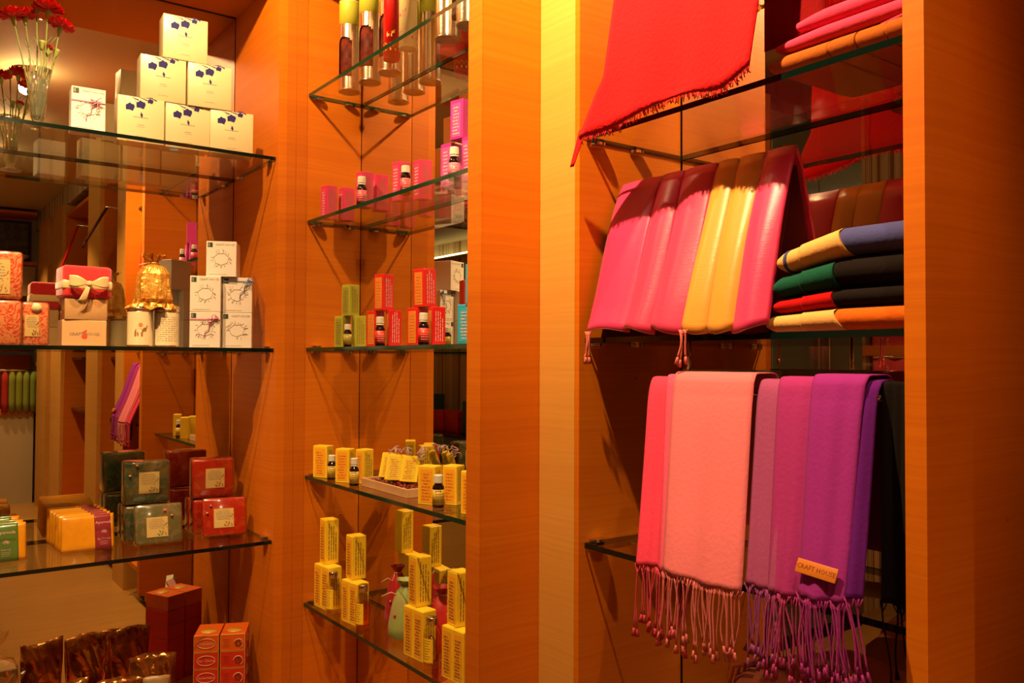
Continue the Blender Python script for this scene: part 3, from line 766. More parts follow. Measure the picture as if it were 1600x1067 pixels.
# ------------------------------------------------------------------ massage oil bottles
def oilbottle(x, y, z, oil, label, fill):
    t = thing('massage_oil_bottle', label, 'bottle', (x, y, z), group='clear massage oil bottles')
    def body():
        r = 0.0155
        return MB().lathe([(r * 0.85, 0.0), (r, 0.002), (r, 0.058), (r * 0.9, 0.064), (r * 0.58, 0.069), (r * 0.52, 0.073)], 24).mesh('bottle_body', [CLEARG])
    link('bottle_body', cached('ob', body), t)
    r = 0.0148
    MB().lathe([(r * 0.85, 0.0025), (r, 0.004), (r, fill), (0.001, fill + 0.0002)], 24).put('oil', oil, t)
    def lab():
        mb = MB(); n = 12
        for k in range(n):
            a0, a1 = R(-235 + k * 10), R(-235 + (k + 1) * 10); r2 = 0.0157
            mb.add([(r2 * math.cos(a0), r2 * math.sin(a0), 0.010), (r2 * math.cos(a1), r2 * math.sin(a1), 0.010), (r2 * math.cos(a1), r2 * math.sin(a1), 0.052), (r2 * math.cos(a0), r2 * math.sin(a0), 0.052)], [(0, 1, 2, 3)])
        return mb.mesh('label', [YEL])
    link('label', cached('ol', lab), t)
    def lp():
        mb = MB()
        for k in range(8):
            a0, a1 = R(-225 + (k % 3) * 6), R(-130 - (k * 7 % 20)); r2 = 0.01585
            n = 6
            for j in range(n):
                b0 = a0 + (a1 - a0) * j / n; b1 = b0 + (a1 - a0) / n * 0.75; zz = 0.047 - k * 0.0045
                mb.add([(r2 * math.cos(b0), r2 * math.sin(b0), zz), (r2 * math.cos(b1), r2 * math.sin(b1), zz), (r2 * math.cos(b1), r2 * math.sin(b1), zz + 0.0014), (r2 * math.cos(b0), r2 * math.sin(b0), zz + 0.0014)], [(0, 1, 2, 3)])
        return mb.mesh('label_print', [INK_DK])
    link('label_print', cached('olp', lp), t)
    link('screw_cap', cached('oc', lambda: MB().lathe([(0.0092, 0), (0.0098, 0.001), (0.0093, 0.004), (0.0098, 0.005), (0.0098, 0.0125), (0.0088, 0.0140), (0.002, 0.0141)], 24).mesh('screw_cap', [CHROME])), t, (0, 0, 0.0735))
oilbottle(0.791, 1.744, z5, OIL2, 'clear bottle of golden oil before the leftmost yellow stack', 0.060)
oilbottle(0.796, 1.608, z5, OIL, 'clear bottle of dark amber oil, two thirds full, before second yellow stack', 0.050)
oilbottle(0.798, 1.335, z5, OIL2, 'clear bottle of pale oil before the stack near the pouches', 0.055)

# ------------------------------------------------------------------ drawstring pouches
def pouch(x, y, z, m, h, r, label, bead, name='drawstring_pouch', cord=None):
    t = thing(name, label, 'pouch', (x, y, z), group='organza drawstring pouches')
    n = 28; prof = [(0.95, 0.0), (1.10, 0.04), (1.10, 0.20), (0.98, 0.42), (0.80, 0.64), (0.60, 0.78), (0.34, 0.87), (0.27, 0.90), (0.42, 0.95), (0.58, 1.0)]
    rnd = random.Random(int(x * 1000 + y * 7)); ph = [rnd.uniform(0, 6) for _ in range(4)]
    mb = MB(); o = 0
    for (q, zz) in prof:
        for k in range(n):
            a = 2 * PI * k / n
            f = 1 + 0.09 * math.sin(5 * a + ph[0]) * zz + 0.10 * math.sin(9 * a + ph[1]) * zz * zz + 0.05 * math.sin(3 * a + ph[2])
            mb.v.append((r * q * f * math.cos(a), r * q * f * math.sin(a), h * zz))
    for j in range(len(prof) - 1):
        for k in range(n):
            a, b = j * n + k, j * n + (k + 1) % n; mb.f.append((a, b, b + n, a + n)); mb.m.append(0); mb.s.append(True)
    mb.f.append(tuple(range(n - 1, -1, -1))); mb.m.append(0); mb.s.append(False)
    mb.put('pouch_body', m, t)
    pts = [(0.30 * r * math.cos(a), 0.30 * r * math.sin(a), h * 0.88) for a in [2 * PI * k / 14 for k in range(15)]]
    MB().tube(pts, 0.0016, 6).put('drawstring', cord or mat('cord_cream', (0.7, 0.5, 0.3)), t)
    MB().tube([(-0.3 * r, 0, h * 0.88), (-0.6 * r, -0.1 * r, h * 0.75), (-0.95 * r, 0.1 * r, h * 0.80), (-1.5 * r, 0.3 * r, h * 0.74)], 0.0010, 5).put('drawstring', cord or mat('cord_cream', (0.7, 0.5, 0.3)), t)
    MB().lathe([(0.0, -0.003), (0.0026, -0.0015), (0.003, 0), (0.0026, 0.0015), (0.0, 0.003)], 10).put('bead', bead, t, loc=(-r * 0.93, -r * 0.35, h * 0.42))
    return t
CORDC = mat('cord_cream', (0.7, 0.5, 0.3))
pouch(0.842, 1.512, z5, mat('organza_green', (0.34, 0.46, 0.09), rough=0.5, sheen=0.1, noise=(22, 0.6, (0.44, 0.34, 0.14))), 0.112, 0.033, 'green organza drawstring pouch with small bead on lowest centre shelf', mat('bead_red', (0.6, 0.05, 0.01), rough=0.2))
pouch(0.868, 1.592, z5, mat('organza_crimson', (0.50, 0.004, 0.008), rough=0.5, sheen=0.1), 0.120, 0.024, 'crimson drawstring pouch standing behind the green one', CHROME)
pr_ = pouch(0.860, 1.402, z5, mat('organza_red', (0.72, 0.016, 0.006), rough=0.5, sheen=0.1), 0.118, 0.034, 'bright red drawstring pouch behind the yellow stack near right panel', CHROME)
MB().box(-0.0015, 0.0015, -0.0012, 0.0012, 0, 0.016).put('silver_tag', mat('tag_white', (0.8, 0.75, 0.65)), pr_, loc=(-0.006, -0.036, 0.062), rot=(0, R(-18), 0))
pouch(0.866, 1.312, z5, mat('organza_dark', (0.10, 0.003, 0.006), rough=0.4, sheen=0.4), 0.118, 0.026, 'dark wine drawstring pouch hidden behind rightmost yellow stack', CHROME)

# ------------------------------------------------------------------ gift tray on the fourth shelf
tr = thing('wooden_gift_tray', 'pale wooden tray filled with dried petals on fourth centre shelf', 'tray', (0.843, 1.530, z4), rot=(0, 0, R(-1)))
TW = mat('tray_wood', (0.80, 0.46, 0.20), rough=0.5, noise=(30, 0.5, (0.72, 0.38, 0.15)))
MB().box(-0.040, 0.040, -0.096, 0.096, 0, 0.003).put('tray_floor', TW, tr)
for nm_, b_ in (('front', (-0.044, -0.0401, -0.100, 0.100)), ('back', (0.0401, 0.044, -0.100, 0.100)), ('l', (-0.04, 0.04, -0.100, -0.0961)), ('r', (-0.04, 0.04, 0.0961, 0.100))):
    MB().box(*b_, 0, 0.017).put('tray_side', TW, tr, bevel=0.0006, seg=1)
rnd = random.Random(3)
pm = MB()
for k in range(420):
    px, py, pz = rnd.uniform(-0.037, 0.037), rnd.uniform(-0.093, 0.093), rnd.uniform(0.008, 0.0175)
    a = rnd.uniform(0, 6.28); r_ = rnd.uniform(0.003, 0.006); tl = rnd.uniform(-0.5, 0.5)
    u = Vector((math.cos(a), math.sin(a), tl)) * r_; v = Vector((-math.sin(a), math.cos(a), rnd.uniform(-0.5, 0.5))) * r_ * 0.7
    c0 = Vector((px, py, pz))
    pm.add([c0 - u, c0 - v, c0 + u, c0 + v, c0 + Vector((0, 0, 0.0015))], [(0, 1, 4), (1, 2, 4), (2, 3, 4), (3, 0, 4), (3, 2, 1, 0)], k % 3, True)
stuff(pm.put('dried_petals', [mat('petal_red', (0.50, 0.01, 0.012), rough=0.7), mat('petal_dark', (0.20, 0.006, 0.008), rough=0.7), mat('petal_brown', (0.36, 0.10, 0.03), rough=0.7)], tr))
for k, (ox, oy, rz, ty, lab) in enumerate(((-0.004, 0.036, 34, -20, 'yellow soap packet leaning in tray, left one'), (-0.010, -0.002, 36, -16, 'yellow soap packet leaning in tray, overexposed middle one'),
                                         (0.002, -0.042, 30, -18, 'yellow soap packet leaning in tray, right one'))):
    carton('soap_packet', lab, 'yellow packets lying in the petal tray', 0.843 + ox, 1.548 + oy, z4 + 0.0178, 0.014, 0.040, 0.052, rz, YEL, mat('card_bright_yellow', (0.88, 0.66, 0.05), rough=0.2, coat=0.5), INK_OR, INK_DK, (0, -ty), seed=k, cat='packet')
RIB = mat('ribbon_lilac_gauze', (0.70, 0.42, 0.50), rough=0.4, sheen=0.5)
def curl(mb, c, r, turns, ln, th=0.0012, seed=0):
    rnd = random.Random(seed); pts = []
    n = int(turns * 12)
    ax = Vector((rnd.uniform(-1, 1), rnd.uniform(-1, 1), rnd.uniform(-0.3, 1))).normalized()
    e1 = ax.orthogonal().normalized(); e2 = ax.cross(e1)
    for k in range(n + 1):
        a = 2 * PI * k / 12
        pts.append(Vector(c) + ax * (ln * k / n) + (e1 * math.cos(a) + e2 * math.sin(a)) * r * (1 - 0.4 * k / n))
    mb.tube(pts, th, 5)
for k, (ox, oy, zz) in enumerate(((0.008, -0.012, 0.075), (0.012, -0.060, 0.072), (0.0, 0.022, 0.072))):
    mb = MB()
    for j in range(4): curl(mb, (0, 0, 0), 0.009, 1.0, 0.016, th=0.0010, seed=k * 9 + j)
    o = mb.put('ribbon_bow', RIB, None, (0.850 + ox, 1.548 + oy, z4 + zz))
    tag(o, ['curled lilac ribbon bow on the middle tray packet', 'curled lilac ribbon bow at right end of the tray', 'curled lilac ribbon bow on left tray packet'][k], 'bow', 'ribbon bows on the gift tray')

# ------------------------------------------------------------------ tubes on the top centre shelf
z1 = MZ[0] + GT + 0.0003
LIME = mat('label_lime', (0.66, 0.62, 0.04), rough=0.5); LIMEP = mat('label_lime_pale', (0.82, 0.72, 0.20), rough=0.5)
BROWNC = mat('tube_content', (0.06, 0.008, 0.005), rough=0.6, spec=0.1, noise=(40, 0.8, (0.20, 0.03, 0.01)))
def metaltube(x, y, r, label, win, h=0.30, mh=0.150):
    t = thing('incense_tube', label, 'tube', (x, y, z1), rz=win, group='metal tubes with arched windows')
    n = 32
    def body():
        mb = MB(); zs = [0, 0.002, 0.004, 0.035, 0.120, 0.126, 0.130, 0.133, mh]
        zs = [0.003, 0.03] + [0.03 + 0.085 * k / 6 for k in range(1, 7)] + [mh]
        hw = 4                                     # window spans 2*hw segments
        top0 = 0.105
        levels = [0.003, 0.030, 0.060, 0.090, 0.105, 0.112, 0.117, 0.120, mh]
        cut = {1: 4, 2: 4, 3: 4, 4: 4, 5: 3, 6: 2}
        for z_ in levels:
            for k in range(n):
                a = 2 * PI * k / n; mb.v.append((r * math.cos(a), r * math.sin(a), z_))
        for j in range(len(levels) - 1):
            for k in range(n):
                kk = (k + 0.5 - 0) % n; d = min(kk, n - kk)
                if j in cut and d < cut[j]: continue
                a, b = j * n + k, j * n + (k + 1) % n; mb.f.append((a, b, b + n, a + n)); mb.m.append(0); mb.s.append(True)
        return mb.mesh('metal_tube', [STEEL])
    link('metal_tube', cached(('mt', r, mh), body), t)
    link('contents', cached(('mc', r), lambda: MB().lathe([(r * 0.86, 0.004), (r * 0.86, mh - 0.01)], 20).mesh('contents', [BROWNC])), t)
    link('rolled_base', cached(('mb', r), lambda: MB().lathe([(0.001, 0.0035), (r * 0.93, 0.0035), (r * 0.95, 0.0002), (r * 1.05, 0.0), (r * 1.07, 0.0018), (r * 1.0, 0.004)], 32, mis=[1, 1, 0, 0, 0]).mesh('rolled_base', [STEEL, STEEL_D])), t)
    link('paper_label', cached(('ml', r), lambda: MB().lathe([(r * 1.012, mh), (r * 1.012, mh + 0.052), (r * 1.012, h)], 32, mis=[0, 1]).mesh('paper_label', [LIME, LIMEP])), t)
    def pr():
        mb = MB()
        for k in range(5):
            zz = mh + 0.085 - k * 0.008
            for j in range(4):
                a0 = R(-12 + j * 11 + (k % 2) * 4); a1 = a0 + R(8); r2 = r * 1.02
                mb.add([(r2 * math.cos(a0), r2 * math.sin(a0), zz), (r2 * math.cos(a1), r2 * math.sin(a1), zz + 0.001), (r2 * math.cos(a1), r2 * math.sin(a1), zz + 0.003), (r2 * math.cos(a0), r2 * math.sin(a0), zz + 0.002)], [(0, 1, 2, 3)])
        return mb.mesh('label_print', [INK_DK])
    link('label_print', cached(('mp', r), pr), t)
    link('lid', cached(('md', r), lambda: MB().lathe([(r * 1.03, h), (r * 1.03, h + 0.02), (r * 0.3, h + 0.021)], 32).mesh('lid', [STEEL])), t)
metaltube(0.838, 1.784, 0.0243, 'metal incense tube with lime label, leftmost on top centre shelf', -150, h=0.205)
metaltube(0.845, 1.697, 0.0243, 'metal incense tube with lime label, second from left on top shelf', -145, h=0.205)
metaltube(0.851, 1.615, 0.0243, 'metal incense tube behind the red printed tube', -140, h=0.205)
metaltube(0.851, 1.380, 0.0243, 'metal incense tube right of the cream printed tube', -60, h=0.205)
metaltube(0.847, 1.298, 0.0243, 'metal incense tube half hidden by right panel of centre bay', -60, h=0.205)
def elephant(mb, r, a0, z, s, mi=0):
    """small elephant print wrapped on a tube"""
    pts = {'body': [(-5, 2), (-4, 5), (0, 6), (3, 5.5), (4, 3), (3, 2), (-4, 2)], 'leg1': [(-5, 2), (-3, 2), (-3.2, -2), (-4.8, -2)], 'leg2': [(1, 2), (3, 2), (3, -2), (1.4, -2)],
           'leg3': [(-2.6, 2), (-1.2, 2), (-1.0, -1.4), (-2.2, -1.4)], 'head': [(3, 3), (3.4, 6.5), (5.5, 7), (6.6, 5), (6, 3)], 'trunk': [(5.6, 5), (6.6, 5), (7.6, 8.6), (6.8, 9.4), (6.2, 7.6)]}
    for q in pts.values():
        vs = []
        for (u, v) in q:
            a = a0 + u * s / r; vs.append((r * math.cos(a), r * math.sin(a), z + v * s))
        mb.add(vs, [tuple(range(len(vs)))], mi)
def printedtube(x, y, r, base, inkm, label, angs):
    t = thing('printed_tube', label, 'tube', (x, y, z1), group='card tubes printed with elephants')
    MB().lathe([(0.001, 0.002), (r * 0.9, 0.002), (r * 0.93, 0.0), (r * 1.0, 0.0), (r * 1.0, 0.225), (r * 0.9, 0.2265)], 32).put('card_tube', base, t)
    for (a, zz) in angs:
        mb = MB(); elephant(mb, r * 1.012, R(a), zz, 0.00145); stuff(mb.put('elephant_print', inkm, t))
    mb = MB()
    for k in range(10):
        for j in range(8):
            q = j / 8; b0 = 2 * PI * (k + q) / 10; b1 = 2 * PI * (k + q + 0.125) / 10
            f = lambda qq: 0.022 + 0.008 * abs(math.sin(PI * qq))
            r2 = r * 1.012
            mb.add([(r2 * math.cos(b0), r2 * math.sin(b0), f(q)), (r2 * math.cos(b1), r2 * math.sin(b1), f(q + 0.125)), (r2 * math.cos(b1), r2 * math.sin(b1), f(q + 0.125) + 0.0014), (r2 * math.cos(b0), r2 * math.sin(b0), f(q) + 0.0014)], [(0, 1, 2, 3)])
        b0 = 2 * PI * (k + 0.5) / 10; s_ = 0.0022
        mb.add([(r2 * math.cos(b0 - s_ / r), r2 * math.sin(b0 - s_ / r), 0.018), (r2 * math.cos(b0), r2 * math.sin(b0), 0.014), (r2 * math.cos(b0 + s_ / r), r2 * math.sin(b0 + s_ / r), 0.018), (r2 * math.cos(b0), r2 * math.sin(b0), 0.022)], [(0, 1, 2, 3)])
    stuff(mb.put('border_print', inkm, t))
printedtube(0.816, 1.541, 0.0168, mat('tube_red', (0.74, 0.008, 0.006), rough=0.3, coat=0.3), mat('print_gold', (0.85, 0.40, 0.03), rough=0.4), 'red card tube printed with golden elephants', ((-130, 0.046), (-50, 0.12), (150, 0.12), (60, 0.05)))
printedtube(0.812, 1.466, 0.0178, mat('tube_cream', (0.84, 0.66, 0.28), rough=0.35, coat=0.3), mat('print_brown_red', (0.42, 0.05, 0.015), rough=0.5), 'cream card tube printed with brown elephants', ((-165, 0.062), (-90, 0.095), (20, 0.07)))
bt = thing('incense_tube', 'brown glass jar at far end of top centre shelf seen through mirror side', 'jar', (0.862, 1.17, z1))
bt['category'] = 'jar'; bt.name = 'glass_jar'; bt['label'] = 'squat brown glass jar tucked behind right panel of top centre shelf'
MB().lathe([(0.02, 0), (0.03, 0.003), (0.031, 0.03), (0.024, 0.04), (0.016, 0.045)], 20).put('jar_body', mat('brown_glass', (0.10, 0.02, 0.004), rough=0.05, spec=0.8), bt)
MB().lathe([(0.017, 0.0455), (0.019, 0.047), (0.019, 0.058), (0.004, 0.06)], 20).put('lid', CHROME, bt)

# ================================================================== LEFT BAY, top shelf
zl1 = LZ[0] + GT + 0.0003
CREAM = mat('card_cream', (0.84, 0.66, 0.34), rough=0.4, coat=0.15); NAVY = mat('ink_navy', (0.035, 0.03, 0.16), rough=0.6, spec=0.1)
def flowers(mb, cx, cz, s, y, mi=0):
    rnd = random.Random(5)
    for (fx, fz, fr) in ((-0.020, -0.004, 0.0115), (0.000, 0.003, 0.0120), (0.018, 0.012, 0.0075)):
        n = 11; vs = [(cx + fx * s, y, cz + fz * s)]
        for k in range(n):
            a = 2 * PI * k / n; rr = fr * s * (1.0 if k % 2 else 0.72) * (1.05 if math.sin(a) < 0.2 else 0.75)
            vs.append((cx + fx * s + rr * math.cos(a), y, cz + fz * s + rr * math.sin(a) * 0.85))
        mb.add(vs, [(0, 1 + k, 1 + (k + 1) % n) for k in range(n)], mi)
    for (x0, z0, x1, z1_, w_) in ((-0.022, 0.016, -0.004, 0.010, 0.0013), (-0.010, 0.018, 0.012, 0.012, 0.0012), (0.004, 0.016, 0.022, 0.018, 0.0012), (-0.016, 0.020, -0.008, 0.004, 0.001), (0.012, 0.02, 0.03, 0.014, 0.0013)):
        mb.add([(cx + x0 * s, y, cz + z0 * s), (cx + x1 * s, y, cz + (z1_ - w_) * s), (cx + x1 * s, y, cz + (z1_ + w_) * s)], [(0, 1, 2)], mi)
    mb.add([(cx + 0.0 * s, y, cz - 0.013 * s), (cx + 0.004 * s, y, cz - 0.018 * s), (cx + 0.003 * s, y, cz - 0.026 * s), (cx - 0.001 * s, y, cz - 0.020 * s)], [(0, 1, 2, 3)], mi)
cream_n = 0
def creambox(cx, cy, z, rot, lab):
    t = thing('flower_gift_box', lab, 'box', (cx, cy, z), rot, 'cream boxes printed with navy flowers')
    w_, d_, h_ = 0.0925, 0.05, 0.0955
    link('carton', cached('cb', lambda: MB().box(-w_ / 2, w_ / 2, -d_ / 2, d_ / 2, 0, h_).mesh('carton', [CREAM], bevel=0.0012, seg=2)), t)
    def pr():
        mb = MB(); flowers(mb, -0.001, h_ * 0.82, 1.05, -d_ / 2 - 0.0003); return mb.mesh('flower_print', [NAVY])
    link('flower_print', cached('cbf', pr), t)
    def tx():
        mb = MB()
        for (z_, w0, hh) in ((0.052, 0.046, 0.0018), (0.036, 0.020, 0.0016), (0.0325, 0.026, 0.0009), (0.012, 0.032, 0.0012)):
            lines(mb, (-w0 / 2, -d_ / 2 - 0.0003, z_), (w0, 0, 0), (0, 0, hh), 1, 0, 0.9, 4, 0.07)
        return mb.mesh('small_print', [INK_GR])
    link('small_print', cached('cbt', tx), t)
CB = 0.0955 + 0.0006
creambox(0.4225, 1.938, zl1, -3, 'cream flower box, bottom row left of the pyramid')
creambox(0.5185, 1.938, zl1, -3, 'cream flower box, bottom row middle of the pyramid')
creambox(0.6125, 1.925, zl1, -9, 'cream flower box, bottom row right of the pyramid')
creambox(0.4670, 1.940, zl1 + CB, -4, 'cream flower box, middle row left of the pyramid')
creambox(0.5640, 1.930, zl1 + CB, -7, 'cream flower box, middle row right of the pyramid')
creambox(0.5110, 1.936, zl1 + 2 * CB, -4, 'cream flower box on the very top of the pyramid')

WHITE = mat('card_white', (0.84, 0.74, 0.62), rough=0.45); SKETCH = ink('sketch', (0.42, 0.33, 0.26)); LOGO = ink('logo', (0.03, 0.03, 0.02))
def craftbox(cx, cy, z, rot, lab, w_=0.064, d_=0.070, h_=0.0785, bow=None, group='white sketch-printed gift boxes', title=True, seed=1):
    t = thing('white_gift_box', lab, 'box', (cx, cy, z), rot, group)
    link('carton', cached(('wb', w_, d_, h_), lambda: MB().box(-w_ / 2, w_ / 2, -d_ / 2, d_ / 2, 0, h_).mesh('carton', [WHITE], bevel=0.0008, seg=1)), t)
    y = -d_ / 2 - 0.0003
    def lg():
        mb = MB(); s = 0.0105; x0, z0 = -w_ / 2 + 0.003, h_ - 0.003 - s
        mb.quad((x0, y, z0), (s, 0, 0), (0, 0, s), 0)
        c = []
        for k in range(10): c.append((x0 + s * 0.5 + s * 0.42 * math.cos(R(100 + k * 18)), y - 0.0002, z0 + s * 0.5 + s * 0.42 * math.sin(R(100 + k * 18))))
        mb.add(c, [tuple(range(10))], 1)
        return mb.mesh('fair_mark', [LOGO, mat('logo_green', (0.20, 0.30, 0.10))])
    link('fair_mark', cached(('lg', w_, h_), lg), t)
    def sk():
        mb = MB(); rnd = random.Random(seed); cx_, cz_ = 0.0, h_ * 0.50
        ring = [(cx_ + w_ * 0.24 * math.cos(a) * (1 + 0.06 * math.sin(5 * a)), y - 0.0002, cz_ + w_ * 0.20 * math.sin(a) * (1 + 0.08 * math.sin(7 * a))) for a in [2 * PI * k / 28 for k in range(29)]]
        mb.tube(ring, 0.00035, 4)
        for k in range(26):
            a = rnd.uniform(0, 2 * PI); r0 = w_ * rnd.uniform(0.24, 0.30); L = w_ * rnd.uniform(0.04, 0.14)
            b = a + rnd.uniform(-0.7, 0.7)
            p0 = (r0 * math.cos(a), y - 0.0002, cz_ + r0 * 0.85 * math.sin(a)); p1 = (p0[0] + L * math.cos(b), y - 0.0002, p0[2] + L * math.sin(b))
            pm_ = ((p0[0] + p1[0]) / 2 + 0.1 * L, y - 0.0002, (p0[2] + p1[2]) / 2 + 0.15 * L)
            if abs(p1[0]) < w_ * 0.47 and 0.01 < p1[2] < h_ * 0.85: mb.tube([p0, pm_, p1], 0.0003, 3)
        lines(mb, (-w_ * 0.42, y, 0.004), (w_ * 0.6, 0, 0), (0, 0, 0.0016), 1, 0, 0.9, 2, 0.05)
        return mb.mesh('sketch_print', [SKETCH])
    link('sketch_print', cached(('sk', w_, h_, seed), sk), t)
    if title:
        lettering('CRAFT HOUSE', 0.0062, INK_GR, t, (w_ * 0.12, y - 0.0002, h_ - 0.0075), (R(90), 0, 0))
    if bow: bow(t, y)
    return t
def bow_on(col, cx, cz, band=True, wd=0.064):
    def f(t, y):
        mb = MB()
        rnd = random.Random(int(cz * 1e4))
        if band: mb.box(-wd / 2, wd / 2, y - 0.0008, y - 0.0004, cz - 0.0012, cz + 0.0012)
        for j in range(7):
            a = rnd.uniform(0, 2 * PI); L = rnd.uniform(0.008, 0.013)
            pts = [(cx, y - 0.001, cz)]
            for k in range(1, 7):
                q = k / 6; pts.append((cx + L * math.cos(a) * math.sin(PI * q) + 0.004 * math.sin(q * 6 + j), y - 0.002 - 0.004 * math.sin(PI * q), cz + L * math.sin(a) * math.sin(PI * q) + 0.003 * q * math.sin(j)))
            mb.tube(pts, 0.0009, 4)
        pts = [(cx, y - 0.0015, cz)] + [(cx - 0.003 * k + 0.003 * math.sin(k * 2.1), y - 0.002, cz - 0.0055 * k) for k in range(1, 8)]
        mb.tube(pts, 0.0009, 4)
        mb.put('ribbon_bow', col, t)
    return f
RPK = mat('ribbon_pink', (0.72, 0.22, 0.36), rough=0.35); RBL = mat('ribbon_blue', (0.26, 0.32, 0.50), rough=0.35)
craftbox(0.3155, 1.902, zl1, -4, 'white gift box with pink ribbon bow, alone between vase and cream boxes', 0.062, 0.050, 0.086, bow_on(RPK, 0.014, 0.058, True, 0.062), None, True, 2)
zl2 = LZ[1] + GT + 0.0003
WB = 0.0785 + 0.0005
craftbox(0.572, 1.942, zl2, -24, 'white sketch box with pink ribbon, lower left of white stack', bow=bow_on(RPK, 0.018, 0.062), title=False, seed=3)
craftbox(0.6400, 1.935, zl2, -24, 'white sketch box without ribbon, lower right of white stack', title=True, seed=4)
craftbox(0.572, 1.942, zl2 + WB, -24, 'white sketch box, middle row left of white stack', title=True, seed=5)
craftbox(0.6400, 1.935, zl2 + WB, -24, 'white sketch box with blue ribbon, middle row right', bow=bow_on(RBL, 0.024, 0.070), title=False, seed=6)
craftbox(0.606, 1.940, zl2 + 2 * WB, -25, 'white sketch box standing alone on top of white stack', title=True, seed=5)

# vase with carnations
vs_ = thing('crystal_vase', 'tall cut crystal vase holding red carnations on top left shelf', 'vase', (0.229, 1.918, zl1))
def vase():
    mb = MB(); n = 24
    prof = [(0.0, 0.0), (0.023, 0.0), (0.024, 0.002), (0.012, 0.006), (0.0085, 0.012), (0.0125, 0.022), (0.0150, 0.045), (0.0155, 0.065), (0.0170, 0.085), (0.0205, 0.105), (0.0235, 0.118)]
    o = 0
    for j, (r, z_) in enumerate(prof):
        for k in range(n):
            a = 2 * PI * (k + 0.5 * (j % 2)) / n; f = 1 + (0.05 if (k + j) % 2 else -0.03) * (1 if j > 3 else 0)
            mb.v.append((r * f * math.cos(a), r * f * math.sin(a), z_))
    for j in range(len(prof) - 1):
        for k in range(n):
            a, b = j * n + k, j * n + (k + 1) % n
            mb.f.append((a, b, b + n)); mb.f.append((a, b + n, a + n)); mb.m += [0, 0]; mb.s += [False, False]
    return mb
vase().put('crystal_body', CRYSTAL, vs_)
MB().lathe([(0.0010, 0.014), (0.0095, 0.018), (0.0125, 0.045), (0.013, 0.070), (0.002, 0.0705)], 16).put('water', OIL2 if False else glass_mat('vase_water', (0.88, 0.90, 0.62), 0.5, 0.02, 1.33), vs_)
STEMM = mat('stem_green', (0.20, 0.26, 0.04), rough=0.6); LEAFM = mat('bud_green', (0.34, 0.38, 0.07), rough=0.6)
CARN = mat('carnation_red', (0.80, 0.008, 0.006), rough=0.6)
def carnation(t, top, r, base=(0, 0, 0.02), tilt=(0, 0), name='carnation', label=None):
    c = thing(name, label, 'flower', t, group='red carnations in the crystal vase')
    b = Vector(base); tp = Vector(top)
    pts = [b, b * 0.4 + tp * 0.6 + Vector((-0.002, 0, -0.004)), tp]
    MB().tube([b, b.lerp(tp, 0.35) * 1.0, b.lerp(tp, 0.7) + Vector((0.001, 0, 0)), tp], 0.0014, 6).put('stem', STEMM, c)
    d = (tp - b).normalized()
    q = d.to_track_quat('Z', 'Y').to_euler()
    cal = MB().lathe([(0.0015, -0.002), (0.0040, 0.004), (0.0052, 0.014), (0.0062, 0.018)], 10)
    cal.put('calyx', LEAFM, c, loc=tuple(tp), rot=q)
    if r > 0:
        mb = MB(); rnd = random.Random(int(tp.x * 1e5) + 3)
        for ring in range(4):
            n = 9 - ring
            for k in range(n):
                a = 2 * PI * (k + rnd.random() * 0.5) / n; e = R(8 + ring * 22 + rnd.uniform(-8, 8)); L = r * (1 - 0.12 * ring)
                u = Vector((math.cos(a) * math.cos(e), math.sin(a) * math.cos(e), math.sin(e))); sd = Vector((-math.sin(a), math.cos(a), 0)); up = u.cross(sd) * -1
                vs = [Vector((0, 0, 0.016))]
                m = 5
                for i in range(m):
                    f = (i / (m - 1) - 0.5)
                    vs.append(Vector((0, 0, 0.016)) + u * L * (1.0 - 0.5 * abs(f) ** 1.5 + (0.10 if i % 2 else 0)) + sd * f * L * 0.95 + Vector((0, 0, 0.002 * (1 if i % 2 else -1))))
                mb.add(vs, [(0, i + 1, i + 2) for i in range(m - 1)], 0, False)
        mb.put('petals', CARN, c, loc=tuple(tp), rot=q)
    return c
vb = (0.229, 1.918, zl1)
for k, (tp, r, lab) in enumerate((((-0.042, 0.002, 0.196), 0.027, 'red carnation bloom leaning farthest left in the vase'), ((-0.022, 0.012, 0.205), 0.025, 'red carnation bloom second from left in the vase'),
                                 ((0.014, -0.004, 0.222), 0.029, 'red carnation bloom standing tallest in the vase'), ((0.035, 0.0, 0.195), 0.026, 'red carnation bloom leaning right in the vase'),
                                 ((0.016, 0.006, 0.150), 0.009, 'small red carnation bud low in the vase'), ((0.030, 0.010, 0.150), 0.0, 'closed green carnation bud, right side of the vase'),
                                 ((-0.004, 0.008, 0.225), 0.0, 'closed green carnation bud rising in the middle'), ((0.004, -0.008, 0.155), 0.0, 'short closed green carnation bud before the stems'))):
    carnation(vb, tp, r, (tp[0] * 0.12, tp[1] * 0.3, 0.02), label=lab)
mb = MB(); rnd = random.Random(11)
for k in range(16):
    a = rnd.uniform(0, 6.28); z_ = rnd.uniform(0.11, 0.17); x_ = rnd.uniform(-0.02, 0.025); L = rnd.uniform(0.012, 0.03)
    mb.add([(x_, 0, z_), (x_ + 0.4 * L * math.cos(a) + 0.001, 0.3 * L * math.sin(a), z_ + L * 0.6), (x_ + L * math.cos(a) * 0.7, L * 0.5 * math.sin(a), z_ + L), (x_ + 0.4 * L * math.cos(a) - 0.001, 0.3 * L * math.sin(a) + 0.001, z_ + L * 0.6)], [(0, 1, 2, 3)], 0)
stuff(mb.put('grassy_leaves', STEMM, vs_))

